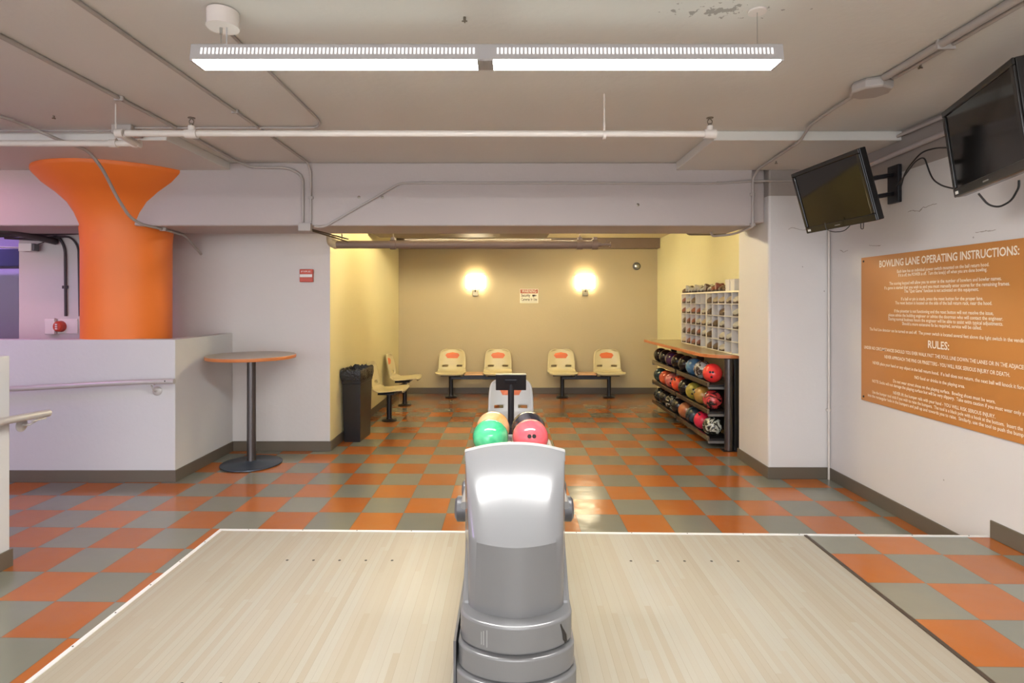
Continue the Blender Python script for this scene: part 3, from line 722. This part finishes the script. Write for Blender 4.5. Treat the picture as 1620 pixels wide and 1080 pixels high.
for p, q in zip(a, a[1:]):
    for i in range(4): mb.face([p[i], q[i], q[i+1], p[i+1]])
bpart(mb, 'hood_lip', M['lip'], smooth=True)
def dshape(wd, yf, yr, bulge=.085, rc=.045, n=36):
    pts = []
    for k in range(n + 1):
        s = math.sin((-1 + 2 * k / n) * PI / 2)
        pts.append((XC + s * wd, yf + bulge * s * s + rc * (1 - (1 - min(1, abs(s)) ** 8) ** (1/2.2))))
    return pts + [(XC + wd, yr), (XC - wd, yr)]
bpart(MB().prism(dshape(.2065, 1.975, 2.6), .352, .452), 'base_tier', M['silver2'], smooth=True, bevel=.009, seg=3)
bpart(MB().prism(dshape(.213, 1.955, 3.38), .268, .351), 'base_tier', M['silver2'], smooth=True, bevel=.007, seg=3)
bpart(MB().prism(dshape(.219, 1.935, 3.38), STEP, .267), 'base_tier', M['silver2'], smooth=True, bevel=.007, seg=3)
bpart(MB().box(XC - .228, XC - .219, 2.05, 3.38, STEP, .36), 'kick_strip', M['dark_grey'])
bpart(MB().prismx([(2.12, .40), (2.14, .46), (2.36, .655), (3.60, .655), (3.62, .60), (3.38, .36), (2.14, .36)], XC - .203, XC + .203), 'body_side', M['silver2'], bevel=.01)
mb = MB()
mb.prismx([(2.47, .655), (2.47, .685), (3.66, .685), (3.70, .70), (3.70, .655)], XC - .215, XC + .215)
for s in (-1, 1):
    mb.tube([(XC + s * .222, 2.47, .70), (XC + s * .222, 3.62, .70), (XC + s * .16, 3.71, .70), (XC, 3.72, .70)], .017, n=12, fillet=.05)
mb.tube([(XC, 2.47, .70), (XC, 3.70, .70)], .014, n=10)
bpart(mb, 'ball_tray', M['lip'], smooth=True)
for s in (-1, 1):
    mb = MB()
    mb.tube([(XC + s * .20, 2.98, .60), (XC + s * .262, 2.98, .60), (XC + s * .272, 2.98, .60)], [.05, .05, .036], n=20)
    mb.tube([(XC + s * .20, 2.86, .545), (XC + s * .285, 2.86, .545), (XC + s * .297, 2.86, .545)], [.062, .062, .045], n=20)
    bpart(mb, 'hand_vent', M['dark_grey'], smooth=True)
mb = MB()      # scuffs on the base
for x0, z0, l, ww in ((-.118, .425, .05, .004), (-.106, .43, .06, .003), (-.126, .42, .045, .003)):
    s0 = x0 / .2065; y = 1.975 + .085 * s0 * s0 - .0006
    mb.box(XC + x0, XC + x0 + ww, y - .0006, y + .006, z0 - l, z0)
bpart(mb, 'scuff_mark', M['lip'])
mb = MB()
for x0, z0, x1, z1, ww in ((.157, .435, .172, .375, .004), (.165, .41, .178, .37, .006), (.172, .40, .176, .36, .004)):
    y = 1.975 + .085 * (x0 / .2065) ** 2 + .006
    mb.tube([(XC + x0, y, z0), (XC + (x0 + x1) / 2 + .004, y + .002, (z0 + z1) / 2), (XC + x1, y + .002, z1)], ww, n=6)
bpart(mb, 'paint_chip', M['mark'])

# ------------------------------------------------------------------ bowling balls
R = .105
def ball_mesh():
    mb = MB(); bmesh.ops.create_uvsphere(mb.bm, u_segments=40, v_segments=24, radius=R); me_o = mb.build('ball_source', M['hole'], smooth=True)
    me_o.data.polygons.foreach_set('use_smooth', [True] * len(me_o.data.polygons)); return me_o
src = ball_mesh(); BALL = src.data; bpy.data.objects.remove(src)
mb = MB().lathe([(.0125, R - .0012), (.0125, R + .0003)], (0, 0, 0), None, 14); h_o = mb.build('hole_source', M['hole']); HOLE = h_o.data; bpy.data.objects.remove(h_o)
def ball(loc, mat, rot, label, group):
    o = bpy.data.objects.new('bowling_ball', BALL); COL.objects.link(o); o.location = loc
    o.material_slots[0].link = 'OBJECT'; o.material_slots[0].material = mat
    o.rotation_euler = rot; tag(o, label, 'bowling ball', group)
    for ax, ay in ((-.13, .0), (.13, .0), (0, -.52)):
        h = bpy.data.objects.new('finger_hole', HOLE); COL.objects.link(h); h.parent = o
        h.rotation_euler = (ay, ax, 0)
    return o
FR = (PI / 2, 0, 0)                                    # holes turned to the viewer
G4 = 'balls on the ball return'
ball((-.108, 3.32, .795), ballmat('ball_green', (.01, .30, .12), (.10, .52, .25), 9, .5, .2), (.3, .9, 1.6), 'green marbled bowling ball, front left on the ball return', G4)
ball((.126, 3.32, .795), ballmat('ball_coral', (.72, .06, .09), (.80, .16, .17), 8, .5, .3), (PI / 2 + .28, PI, .05), 'coral pink bowling ball, front right on the ball return', G4)
ball((-.100, 3.555, .795), ballmat('ball_amber', (.70, .25, .06), (.75, .45, .25), 9, .5, .2), (2.6, .4, 1), 'orange marbled bowling ball behind the green one', G4)
ball((.123, 3.555, .795), ballmat('ball_black_return', (.015, .015, .02), (.12, .11, .12), 5, .6, .1), (2.2, .8, .5), 'black bowling ball behind the coral pink one', G4)

# ------------------------------------------------------------------ rack
CXR = 2.24
bk = lambda n, c2=(.05, .045, .04), t=.62: ballmat(n, (.012, .010, .012), c2, 6, t, .06)
rowmats = [
 [('black', bk('ball_a')), ('black', bk('ball_b')), ('dark purple', ballmat('ball_c', (.025, .008, .035), (.06, .02, .07))), ('black', bk('ball_d', (.05, .03, .02))), ('black', bk('ball_e')), ('steel blue', ballmat('ball_f', (.05, .14, .27), (.09, .22, .38))), ('grey and brown swirled', ballmat('ball_g', (.05, .035, .03), (.40, .42, .42), 10, .52, .03, 2.5)), ('bright red', ballmat('ball_h', (.75, .015, .03), (.85, .08, .05), 5, .5, .3))],
 [('dark teal', ballmat('ball_i', (.012, .03, .035), (.03, .07, .07))), ('rust orange', ballmat('ball_j', (.50, .06, .025), (.62, .13, .06))), ('dusty pink', ballmat('ball_k', (.50, .10, .09), (.60, .22, .20))), ('orange red', ballmat('ball_l', (.72, .05, .02), (.80, .12, .05))), ('black', bk('ball_m')), ('olive green', ballmat('ball_n', (.30, .25, .035), (.42, .36, .07))), ('gold brown', ballmat('ball_o', (.38, .20, .04), (.48, .27, .07))), ('dark red swirled', ballmat('ball_p', (.03, .012, .012), (.55, .05, .05), 9, .52, .05, 2))],
 [('dark grey', ballmat('ball_q', (.02, .025, .025), (.12, .13, .12), 8, .6, .04)), ('brown black', bk('ball_r', (.10, .08, .04))), ('black with silver streaks', ballmat('ball_s', (.015, .015, .012), (.45, .45, .38), 9, .60, .02, 3)), ('black', bk('ball_t')), ('terracotta', ballmat('ball_u', (.40, .12, .045), (.50, .18, .08))), ('blue black', ballmat('ball_v', (.012, .02, .028), (.04, .07, .09))), ('crimson and white', ballmat('ball_w', (.70, .02, .07), (.85, .40, .42), 5, .66, .08)), ('black and white marbled', ballmat('ball_x', (.02, .02, .015), (.50, .50, .42), 8, .53, .03, 3))],
]
zs = (.805, .512, .222)
rn = random.Random(11)
ordn = ['at the far end', 'second from the far end', 'third from the far end', 'fourth from the far end', 'fourth from the post', 'third from the post', 'second from the post', 'next to the post']
rowname = ['top', 'middle', 'bottom']
for ri, row in enumerate(rowmats):
    for i, (cn, m_) in enumerate(row):
        Y = 8.33 - i * .301
        rot = (rn.uniform(0, 6), rn.uniform(0, 6), rn.uniform(0, 6))
        if (ri, i) in ((0, 7), (1, 5), (1, 2)): rot = (PI / 2 + .2, PI * (i == 7), -.45)
        ball((CXR, Y, zs[ri]), m_, rot, '%s bowling ball, %s row of the rack, %s' % (cn, rowname[ri], ordn[i]), 'balls on the rack')
rk = empty('ball_rack', (2.35, 7.2, 0), 'black three-tier bowling ball rack under the counter', 'rack')
def rp(mb, name, mat, parent=rk, **k):
    o = mb.build(name, mat, parent, **k); o.location = -Vector(rk.location) if parent is rk else (0, 0, 0); return o
for ri, z in enumerate(zs):
    zr = z - R
    for y0, y1 in ((6.10, 7.22), (7.30, 8.45)):
        sh = rp(MB().prismx([(y0, zr - .028), (y1, zr - .028), (y1, zr - .004), (y0, zr - .004)], 2.165, 2.40), 'shelf', M['shelf_black'])
        rp(MB().box(2.138, 2.166, y0, y1, zr - .03, zr + .022), 'front_rail', M['rail_bronze'], bevel=.006)
    for yy in (6.09, 7.235, 8.46):
        rp(MB().prism([(2.15, yy), (2.50, yy), (2.50, yy + .03), (2.15, yy + .03)], zr - .055, zr - .029), 'support_arm', M['shelf_grey'], bevel=.004)
for yy in (7.24, 8.42):
    rp(MB().box(2.42, 2.50, yy, yy + .05, 0.001, .98), 'upright', M['black_metal'], bevel=.004)
rp(MB().box(2.50, 2.53, 6.1, 8.47, .10, .70), 'back_panel', M['shelf_black'])
rp(MB().lathe([(.044, .001), (.044, .98)], (2.342, 6.03, 0), None, 28), 'post', M['black_hammer'], smooth=True)
rp(MB().box(2.395, 2.555, 6.0, 6.06, 0.001, .98), 'end_panel', M['black_plastic'], bevel=.003)
rp(MB().box(2.27, 2.56, 5.985, 6.075, .001, .012), 'foot_plate', M['black_metal'], bevel=.002)

# counter over the rack
ct = empty('counter_top', (2.3, 7.2, 1.0), 'tan counter top with orange edge over the ball rack', 'counter')
pts = [(2.03, 8.5)]
for k in range(11):
    a = PI + (PI / 2) * k / 10; pts.append((2.10 + .35 * (1 + math.cos(a)), 6.33 + .35 * math.sin(a) ))
pts[1:] = [(2.045, 8.0), (2.07, 7.2), (2.095, 6.7)] + [(2.10 + .32 * (1 - math.cos(PI / 2 * k / 8)), 6.30 - .30 * math.sin(PI / 2 * k / 8)) for k in range(9)]
pts += [(2.566, 6.0), (2.566, 8.5)]
o = MB().prism(pts, .985, 1.020).build('edge_band', M['edge'], ct, bevel=.003); o.location = -Vector(ct.location)
cxm = 2.3; inner = [(x + (.004 if x < 2.5 else -.0005), y + (.004 if y < 7 else -.004)) for x, y in pts]
o = MB().prism(inner, 1.020, 1.0235).build('top_surface', M['lam_tan'], ct); o.location = -Vector(ct.location)

# shoe cubbies
CZ0, CZ1 = 1.024, 1.70; CY0, CY1 = 5.90, 7.87; XF = 2.40
cb = empty('shoe_cubby', (2.48, 6.9, CZ0), 'white shoe rack of small square pigeonholes on the counter', 'shelf')
cols = 10; rowsn = 5; cw = (CY1 - CY0) / cols; chh = (CZ1 - CZ0) / rowsn
def cpart(mb, name, mat, **k):
    o = mb.build(name, mat, cb, **k); o.location = -Vector(cb.location); return o
cpart(MB().box(2.553, 2.566, CY0, CY1, CZ0, CZ1), 'back_board', M['cubby'])
for i in range(cols + 1):
    y = CY0 + i * cw; th = .012 if i in (0, 5, 10) else .005
    cpart(MB().box(XF, 2.553, y - th, y + th, CZ0, CZ1), 'divider', M['cubby_face'] if th > .01 else M['cubby'])
mb = MB()
for j in range(rowsn + 1):
    z = CZ0 + j * chh; th = .009 if j in (0, 5) else .004
    cpart(MB().box(XF - .001, 2.553, CY0, CY1, max(CZ0, z - th), z + th), 'shelf_board', M['cubby_face'] if th > .005 else M['cubby'])
# shoes: built once, heels and toes, then copied
def shoe_parts(upper, loc, rz, label, group, cat='shoe'):
    r = empty('bowling_shoe', loc, label, cat, group, rz)
    for k, (nm_, me) in enumerate((('upper', SHOE_U), ('sole', SHOE_S), ('toe_cap', SHOE_T))):
        o = bpy.data.objects.new(nm_, me); COL.objects.link(o); o.parent = r
        if nm_ != 'sole':
            o.material_slots[0].link = 'OBJECT'; o.material_slots[0].material = upper[0] if nm_ == 'upper' else upper[1]
    return r
def shoe_src():                                        # toe towards -X, 0.135 long
    secs = [(-.068, .022, .026), (-.055, .032, .040), (-.03, .036, .050), (0, .031, .062), (.03, .028, .078), (.055, .029, .082), (.066, .022, .080)]
    def loft(ss, z0=.012):
        mb = MB(); rings = []
        for x, hw, h in ss:
            ring = []
            for k in range(14):
                a = 2 * PI * k / 14; ring.append(mb.bm.verts.new((x, hw * math.cos(a), z0 + (h - z0) / 2 + (h - z0) / 2 * math.sin(a))))
            rings.append(ring)
        for a, b in zip(rings, rings[1:]):
            for k in range(14): mb.face([a[k], a[(k+1) % 14], b[(k+1) % 14], b[k]])
        mb.face(rings[0][::-1]); mb.face(rings[-1]); return mb
    u = loft(secs).build('su', M['shoe_red'], smooth=True)
    t = loft([(x - .002, hw * 1.07, h + .003) for x, hw, h in secs[:3]]).build('st', M['shoe_white'], smooth=True)
    pl = [(-.070, 0)] + [(x, -hw * 1.06) for x, hw, h in secs] + [(.072, 0)] + [(x, hw * 1.06) for x, hw, h in secs[::-1]]
    s = MB().prism(pl, .0, .016).build('ss', M['sole'])
    out = [o.data for o in (u, s, t)]
    for o in (u, s, t): bpy.data.objects.remove(o)
    return out
SHOE_U, SHOE_S, SHOE_T = shoe_src()
RB = (M['shoe_red'], M['shoe_red']); BR = (M['shoe_brown'], M['shoe_brown']); BT = (M['shoe_brown'], M['shoe_tan']); TW = (M['shoe_brown'], M['shoe_white']); RW = (M['shoe_red'], M['shoe_white']); WW = (M['shoe_white'], M['shoe_white'])
grid = [[RB, TW, BR, None, None, BR, BT, BT, BT, WW], [RB, TW, RB, RB, TW, BR, None, BR, None, TW], [BR, RB, RB, RW, BT, TW, BR, TW, None, TW],
        [BR, RB, BR, RB, TW, BR, None, TW, TW, None], [BT, RB, RB, RB, None, BR, BR, TW, None, None]]
cnm = {id(RB): 'red-brown', id(BR): 'dark brown', id(BT): 'brown shoe with tan toe', id(TW): 'brown shoe with white toe', id(RW): 'red-brown shoe with white toe', id(WW): 'white'}
rown = ['top', 'second', 'middle', 'fourth', 'bottom']; coln = ['first', 'second', 'third', 'fourth', 'fifth', 'sixth', 'seventh', 'eighth', 'ninth', 'tenth']
sr = random.Random(5)
for j in range(rowsn):
    for i in range(cols):
        g_ = grid[j][i]
        if not g_: continue
        y = CY1 - (i + .5) * cw; z = CZ1 - (j + 1) * chh + .0045
        c = cnm[id(g_)]; c = c if 'shoe' in c else c + ' shoe'
        o = shoe_parts(g_, (2.474, y + .022, z), sr.uniform(-.12, .12), '%s in the %s row of the rack, %s pigeonhole from left' % (c.replace(' shoe with ', ' shoe, ').replace(', ', ' with '), rown[j], coln[i]), 'shoes in the rack')
        o.scale = (1.0, 2.3, 1.56)
topn = [BR, WW, WW, WW, WW, TW, WW, TW, TW, RB, RB, BR, BR]
for i, g_ in enumerate(topn):
    y = CY1 - .07 - i * .122
    c = cnm[id(g_)]; c = c if 'shoe' in c else c + ' shoe'
    o = shoe_parts(g_, (2.475, y, CZ1 + .0095), sr.uniform(-.3, .3) + (PI if i % 3 == 1 else 0), '%s on top of the shoe rack, %s from the left' % (c, (coln + ['eleventh', 'twelfth', 'thirteenth'])[i]), 'shoes on top of the rack')
    o.scale = (1.05, 1.5, 1.25)
for i, (zz, yy) in enumerate(((0, 6.10), (0, 6.24))):
    r = empty('shoe_box', (2.48, yy, CZ1 + .0095), 'small white box on top of the shoe rack, %s' % ('nearest the pier' if i == 0 else 'beside the shoes'), 'box', 'boxes on the shoe rack')
    MB().box(-.07, .07, -.06, .06, 0, .12).build('box_body', M['cubby'], r, bevel=.003)
    MB().box(-.073, .073, -.063, .063, .10, .125).build('lid', M['cubby'], r, bevel=.003)

# ------------------------------------------------------------------ back wall signs
q = empty('warning_sign', at(837, 468, 9.78), 'small red and white WARNING security camera sign between the sconces', 'sign')
W2, H2 = .158, .122
MB().box(-W2, W2, -.006, 0, -H2, H2).build('panel', M['warn_white'], q, bevel=.002)
MB().box(-W2 + .008, W2 - .008, -.0075, -.006, .045, H2 - .008).build('header', M['warn'], q)
mb = MB()
text_into(mb, 'WARNING', .075, .25, lambda a, b: Vector((a, -.0085, .08 + b)), M['warn_white'], .01)
text_into(mb, 'Security', .075, .155, lambda a, b: Vector((a - .058, -.0068, .008 + b)), M['mark'], .02)
text_into(mb, 'Cameras In Use', .07, .275, lambda a, b: Vector((a, -.0068, -.06 + b)), M['mark'], .02)
mb.box(.055, .105, -.008, -.0068, -.008, .022, M['mark']); mb.prism([(0, 0), (0, 0), (0, 0)], 0, 0, M['mark']) if False else None
mb.box(.110, .125, -.008, -.0068, -.004, .018, M['mark']); mb.box(.07, .08, -.008, -.0068, -.025, -.008, M['mark'])
mb.box(-W2 + .02, W2 - .02, -.0075, -.006, -.104, -.100, M['mark'])
mb.build('lettering', M['mark'], q)
q = empty('wall_speaker', at(1007, 421, 9.78), 'small round dark chrome device high on the back wall', 'speaker')
MB().lathe([(.068, 0), (.068, .015), (.058, .022)], (0, 0, 0), None, 32, 'Y').build('ring', M['dark_grey'], q, smooth=True)
MB().lathe([(.05, .02), (.045, .045), (.02, .058)], (0, 0, 0), None, 24, 'Y').build('dome', M['steel'], q, smooth=True)

# ------------------------------------------------------------------ instruction sign
SY0, SY1, SZ0, SZ1 = 2.95, 4.60, .795, 1.945; SYC = 3.775
sg = empty('instruction_sign', (XR, SYC, SZ0), 'large orange bowling instructions and rules board on the right wall', 'sign')
def sp_(mb, name, mat):
    o = mb.build(name, mat, sg); o.location = -Vector(sg.location); return o
sp_(MB().box(XR - .012, XR, SY0, SY1, SZ0, SZ1), 'panel', M['sign'])
mb = MB()
lines = [
 ('BOWLING LANE OPERATING INSTRUCTIONS:', 1.877, .60, .074, .02),
 ('Each lane has an individual power switch mounted on the ball return hood.', 1.812, .40, .032, 0),
 ('If it is off, the POWER is off.  Turn the lane(s) off when you are done bowling.', 1.783, .385, .032, 0),
 ('The scoring keypad will allow you to enter in the number of bowlers and bowler names.', 1.725, .485, .032, 0),
 ('If a game is started that you wish to end you must manually enter scores for the remaining frames.', 1.693, .54, .032, 0),
 ('The "Quit Game" function is not activated on this equipment.', 1.665, .325, .032, 0),
 ('If a ball or pin is stuck, press the reset button for the proper lane.', 1.609, .357, .032, 0),
 ('The reset button is located on the side of the ball return rack, near the hood.', 1.580, .42, .032, 0),
 ('If the pinsetter is not functioning and the reset button will not resolve the issue,', 1.521, .43, .032, 0),
 ('please advise the building engineer or advise the doorman who will contact the engineer.', 1.490, .495, .032, 0),
 ('During normal business hours the engineer will be able to assist with typical adjustments.', 1.460, .495, .032, 0),
 ('Should a more extensive fix be required, service will be called.', 1.430, .346, .032, 0),
 ('The Foul Line detector can be turned on and off.  The power switch is located several feet above the light switch in the vending room.', 1.372, .718, .032, 0),
 ('RULES:', 1.297, .0925, .072, .02),
 ('UNDER NO CIRCUMSTANCES SHOULD YOU EVER WALK PAST THE FOUL LINE DOWN THE LANES OR IN THE ADJACENT GUTTERS.', 1.223, .787, .034, 0),
 ('NEVER APPROACH THE PINS OR PINSETTERS - YOU WILL RISK SERIOUS INJURY OR DEATH.', 1.17, .54, .034, 0),
 ('NEVER place your hand or any object in the ball return hood.  If a ball does not return, the next ball will knock it forward.', 1.11, .68, .032, 0),
 ('NO food or drinks in the playing area.', 1.056, .22, .032, 0),
 ('Do not wear street shoes on the playing surface.  Bowling shoes must be worn.', .999, .443, .032, 0),
 ('NOTE: Socks will not damage the playing surface but will be very slippery.  Take extra caution if you must wear only socks.', .966, .685, .032, 0),
 ('NEVER lift the bumper rails with your hand - YOU WILL RISK SERIOUS INJURY.', .912, .443, .032, 0),
 ('Use the bumper tool stick if you wish to raise the bumpers.  The tool is a black pole with a hook at the bottom.  Insert the hook', .879, .685, .032, 0),
 ('into the rectangular hole in the bumpers and pull up and towards you to raise.  Similarly, use the tool to push the bumpers down.', .846, .74, .032, 0)]
for s_, z_, half, h_, bold in lines:
    text_into(mb, s_, h_, half * 2, (lambda zz: (lambda a, b: Vector((XR - .0128, SYC - a, zz + b))))(z_), M['letter'], bold or .012)
sp_(mb, 'lettering', M['letter'])
for y, z in ((SY1 - .03, SZ1 - .03), (SY1 - .03, SZ0 + .03), (SY0 + .03, SZ0 + .03), (SY0 + .03, SZ1 - .03)):
    sp_(MB().lathe([(.009, .0), (.007, .004)], (XR - .012, y, z), None, 12, 'X'), 'screw', M['mark'])

# ------------------------------------------------------------------ televisions
def tv(loc, yaw, pitch, roll, label):
    r = empty('television', loc, label, 'television', 'televisions on the right wall')
    mt = Matrix.Rotation(math.radians(yaw), 4, 'Z') @ Matrix.Rotation(math.radians(pitch), 4, 'X') @ Matrix.Rotation(math.radians(roll), 4, 'Y')
    r.rotation_mode = 'QUATERNION'; r.rotation_quaternion = mt.to_quaternion()
    W, H = .39, .24; b = .032; bl = .048
    mb = MB().box(-W, W, .0, .045, -H, H).box(-W + .06, W - .06, .045, .085, -H + .04, H - .05)
    mb.box(-W, W, -.012, .0, H - b, H).box(-W, W, -.012, .0, -H, -H + bl).box(-W, -W + b, -.012, .0, -H + bl, H - b).box(W - b, W, -.012, .0, -H + bl, H - b)
    mb.build('frame', M['tv'], r, bevel=.005)
    MB().box(-W + b, W - b, -.004, .002, -H + bl, H - b).build('screen', M['tv_screen'], r)
    MB().box(-W + .03, -W + .065, -.0135, -.012, -H + .014, -H + .03).build('sticker', M['sticker'], r)
    MB().box(-.03, .03, -.0135, -.012, -H + .018, -H + .025).build('logo', M['shelf_grey'], r)
    return r, mt
t1, m1 = tv((2.295, 4.03, 2.35), -87.2, 16, .6, 'smaller-looking black television beside the pier, swivelled on a wall arm')
t2, m2 = tv((2.318, 2.772, 2.40), -109.6, 7.4, .5, 'black television cut by the right edge of the picture')
def mount(tvo, mt, wy, wz, label):
    r = empty('tv_mount', (XR, wy, wz), label, 'wall mount', 'television wall mounts')
    MB().box(-.03, 0, -.06, .06, -.14, .14).build('wall_plate', M['black_metal'], r, bevel=.005)
    back = Vector(tvo.location) + mt @ Vector((0, .088, 0)) - Vector(r.location)
    MB().box(-.014, .014, -.10, .10, -.10, .10, mat=Matrix.Translation(back) @ mt @ Matrix.Rotation(PI / 2, 4, 'Z')).build('tilt_plate', M['black_metal'], r, bevel=.003)
    for dz in (-.07, .07):
        d = (back - Vector((0, 0, 0))); a = Vector((-.03, 0, dz)); c = back + Vector((0, 0, dz))
        mid = a.lerp(c, .5) + Vector((0, .05, 0))
        MB().tube([a, mid, c], .017, n=8).build('arm', M['black_metal'], r)
    return r
mount(t1, m1, 4.20, 2.46, 'black swivel wall arm holding the television beside the pier')
mount(t2, m2, 2.95, 2.45, 'black swivel wall arm behind the television at the right edge')
def cable(pts, label, r=.005):
    o = empty('power_cable', pts[0], label, 'cable')
    c = MB().tube(pts, r, None, 8, .12).build('cord', M['cable'], o, smooth=True); c.location = -Vector(pts[0])
cable([at(1424, 300, 4.10), at(1432, 270, 3.95), at(1458, 240, 3.80), at(1480, 234, 3.7), at(1515, 233, 3.45)], 'black cable looping up between the two televisions')
cable([at(1418, 296, 4.16), at(1447, 256, 3.88), at(1462, 247, 3.80), at(1474, 283, 3.76), at(1490, 294, 3.6), at(1512, 299, 3.4)], 'black cable drooping between the two televisions')
cable([at(1548, 306, 2.85), at(1563, 324, 2.85), at(1580, 328, 2.85), at(1600, 318, 2.85), at(1612, 296, 2.85), at(1612, 285, 2.85)], 'black cable hanging below the television at the right edge')
bpy.context.view_layer.update()
for pts in ([at(1305, 352, 4.06), at(1307, 363, 4.06), at(1318, 367, 4.06), at(1335, 366, 4.06), at(1346, 356, 4.06), at(1347, 345, 4.06)],
            [at(1361, 342, 4.08), at(1362, 362, 4.08), at(1366, 362, 4.08), at(1367, 342, 4.08)]):
    o = MB().tube(pts, .003, None, 8, .12).build('cable', M['cable'], t1, smooth=True); o.matrix_parent_inverse = t1.matrix_world.inverted()
# anchors left in the ceiling and the beam
for px, py, ll in ((85, 183, 'small metal anchor in the ceiling above the orange column'), (1456, 102, 'small star-shaped anchor in the ceiling beside the double conduit'), (735, 27, 'small hook hole in the ceiling above the middle of the lamp'), (1228, 255, 'small anchor in the ceiling beside the bend above the pier')):
    zz = ZC if py < 200 else 2.77
    p = cp(px, py, zz)
    a = empty('ceiling_anchor', p, ll, 'anchor', 'anchors in the ceiling')
    MB().tube([(0, 0, 0), (0, 0, -.02)], .006, n=8).tube([(-.012, 0, -.018), (.012, 0, -.018)], .0035, n=6).tube([(0, -.012, -.018), (0, .012, -.018)], .0035, n=6).build('bolt', M['brass'], a)
for px, py, ll in ((568, 312, 'small bolt head in the beam left of the sloping conduit'), (605, 312, 'small bolt head in the beam right under the sloping conduit'), (1009, 324, 'small round bolt head in the beam right of its middle')):
    p = at(px, py, 5.08)
    a = empty('beam_bolt', p, ll, 'bolt', 'bolts in the beam')
    MB().lathe([(.014, 0), (.014, .004), (.007, .006), (.006, .012)], (0, 0, 0), None, 14, 'Y').build('bolt', M['brass'], a)
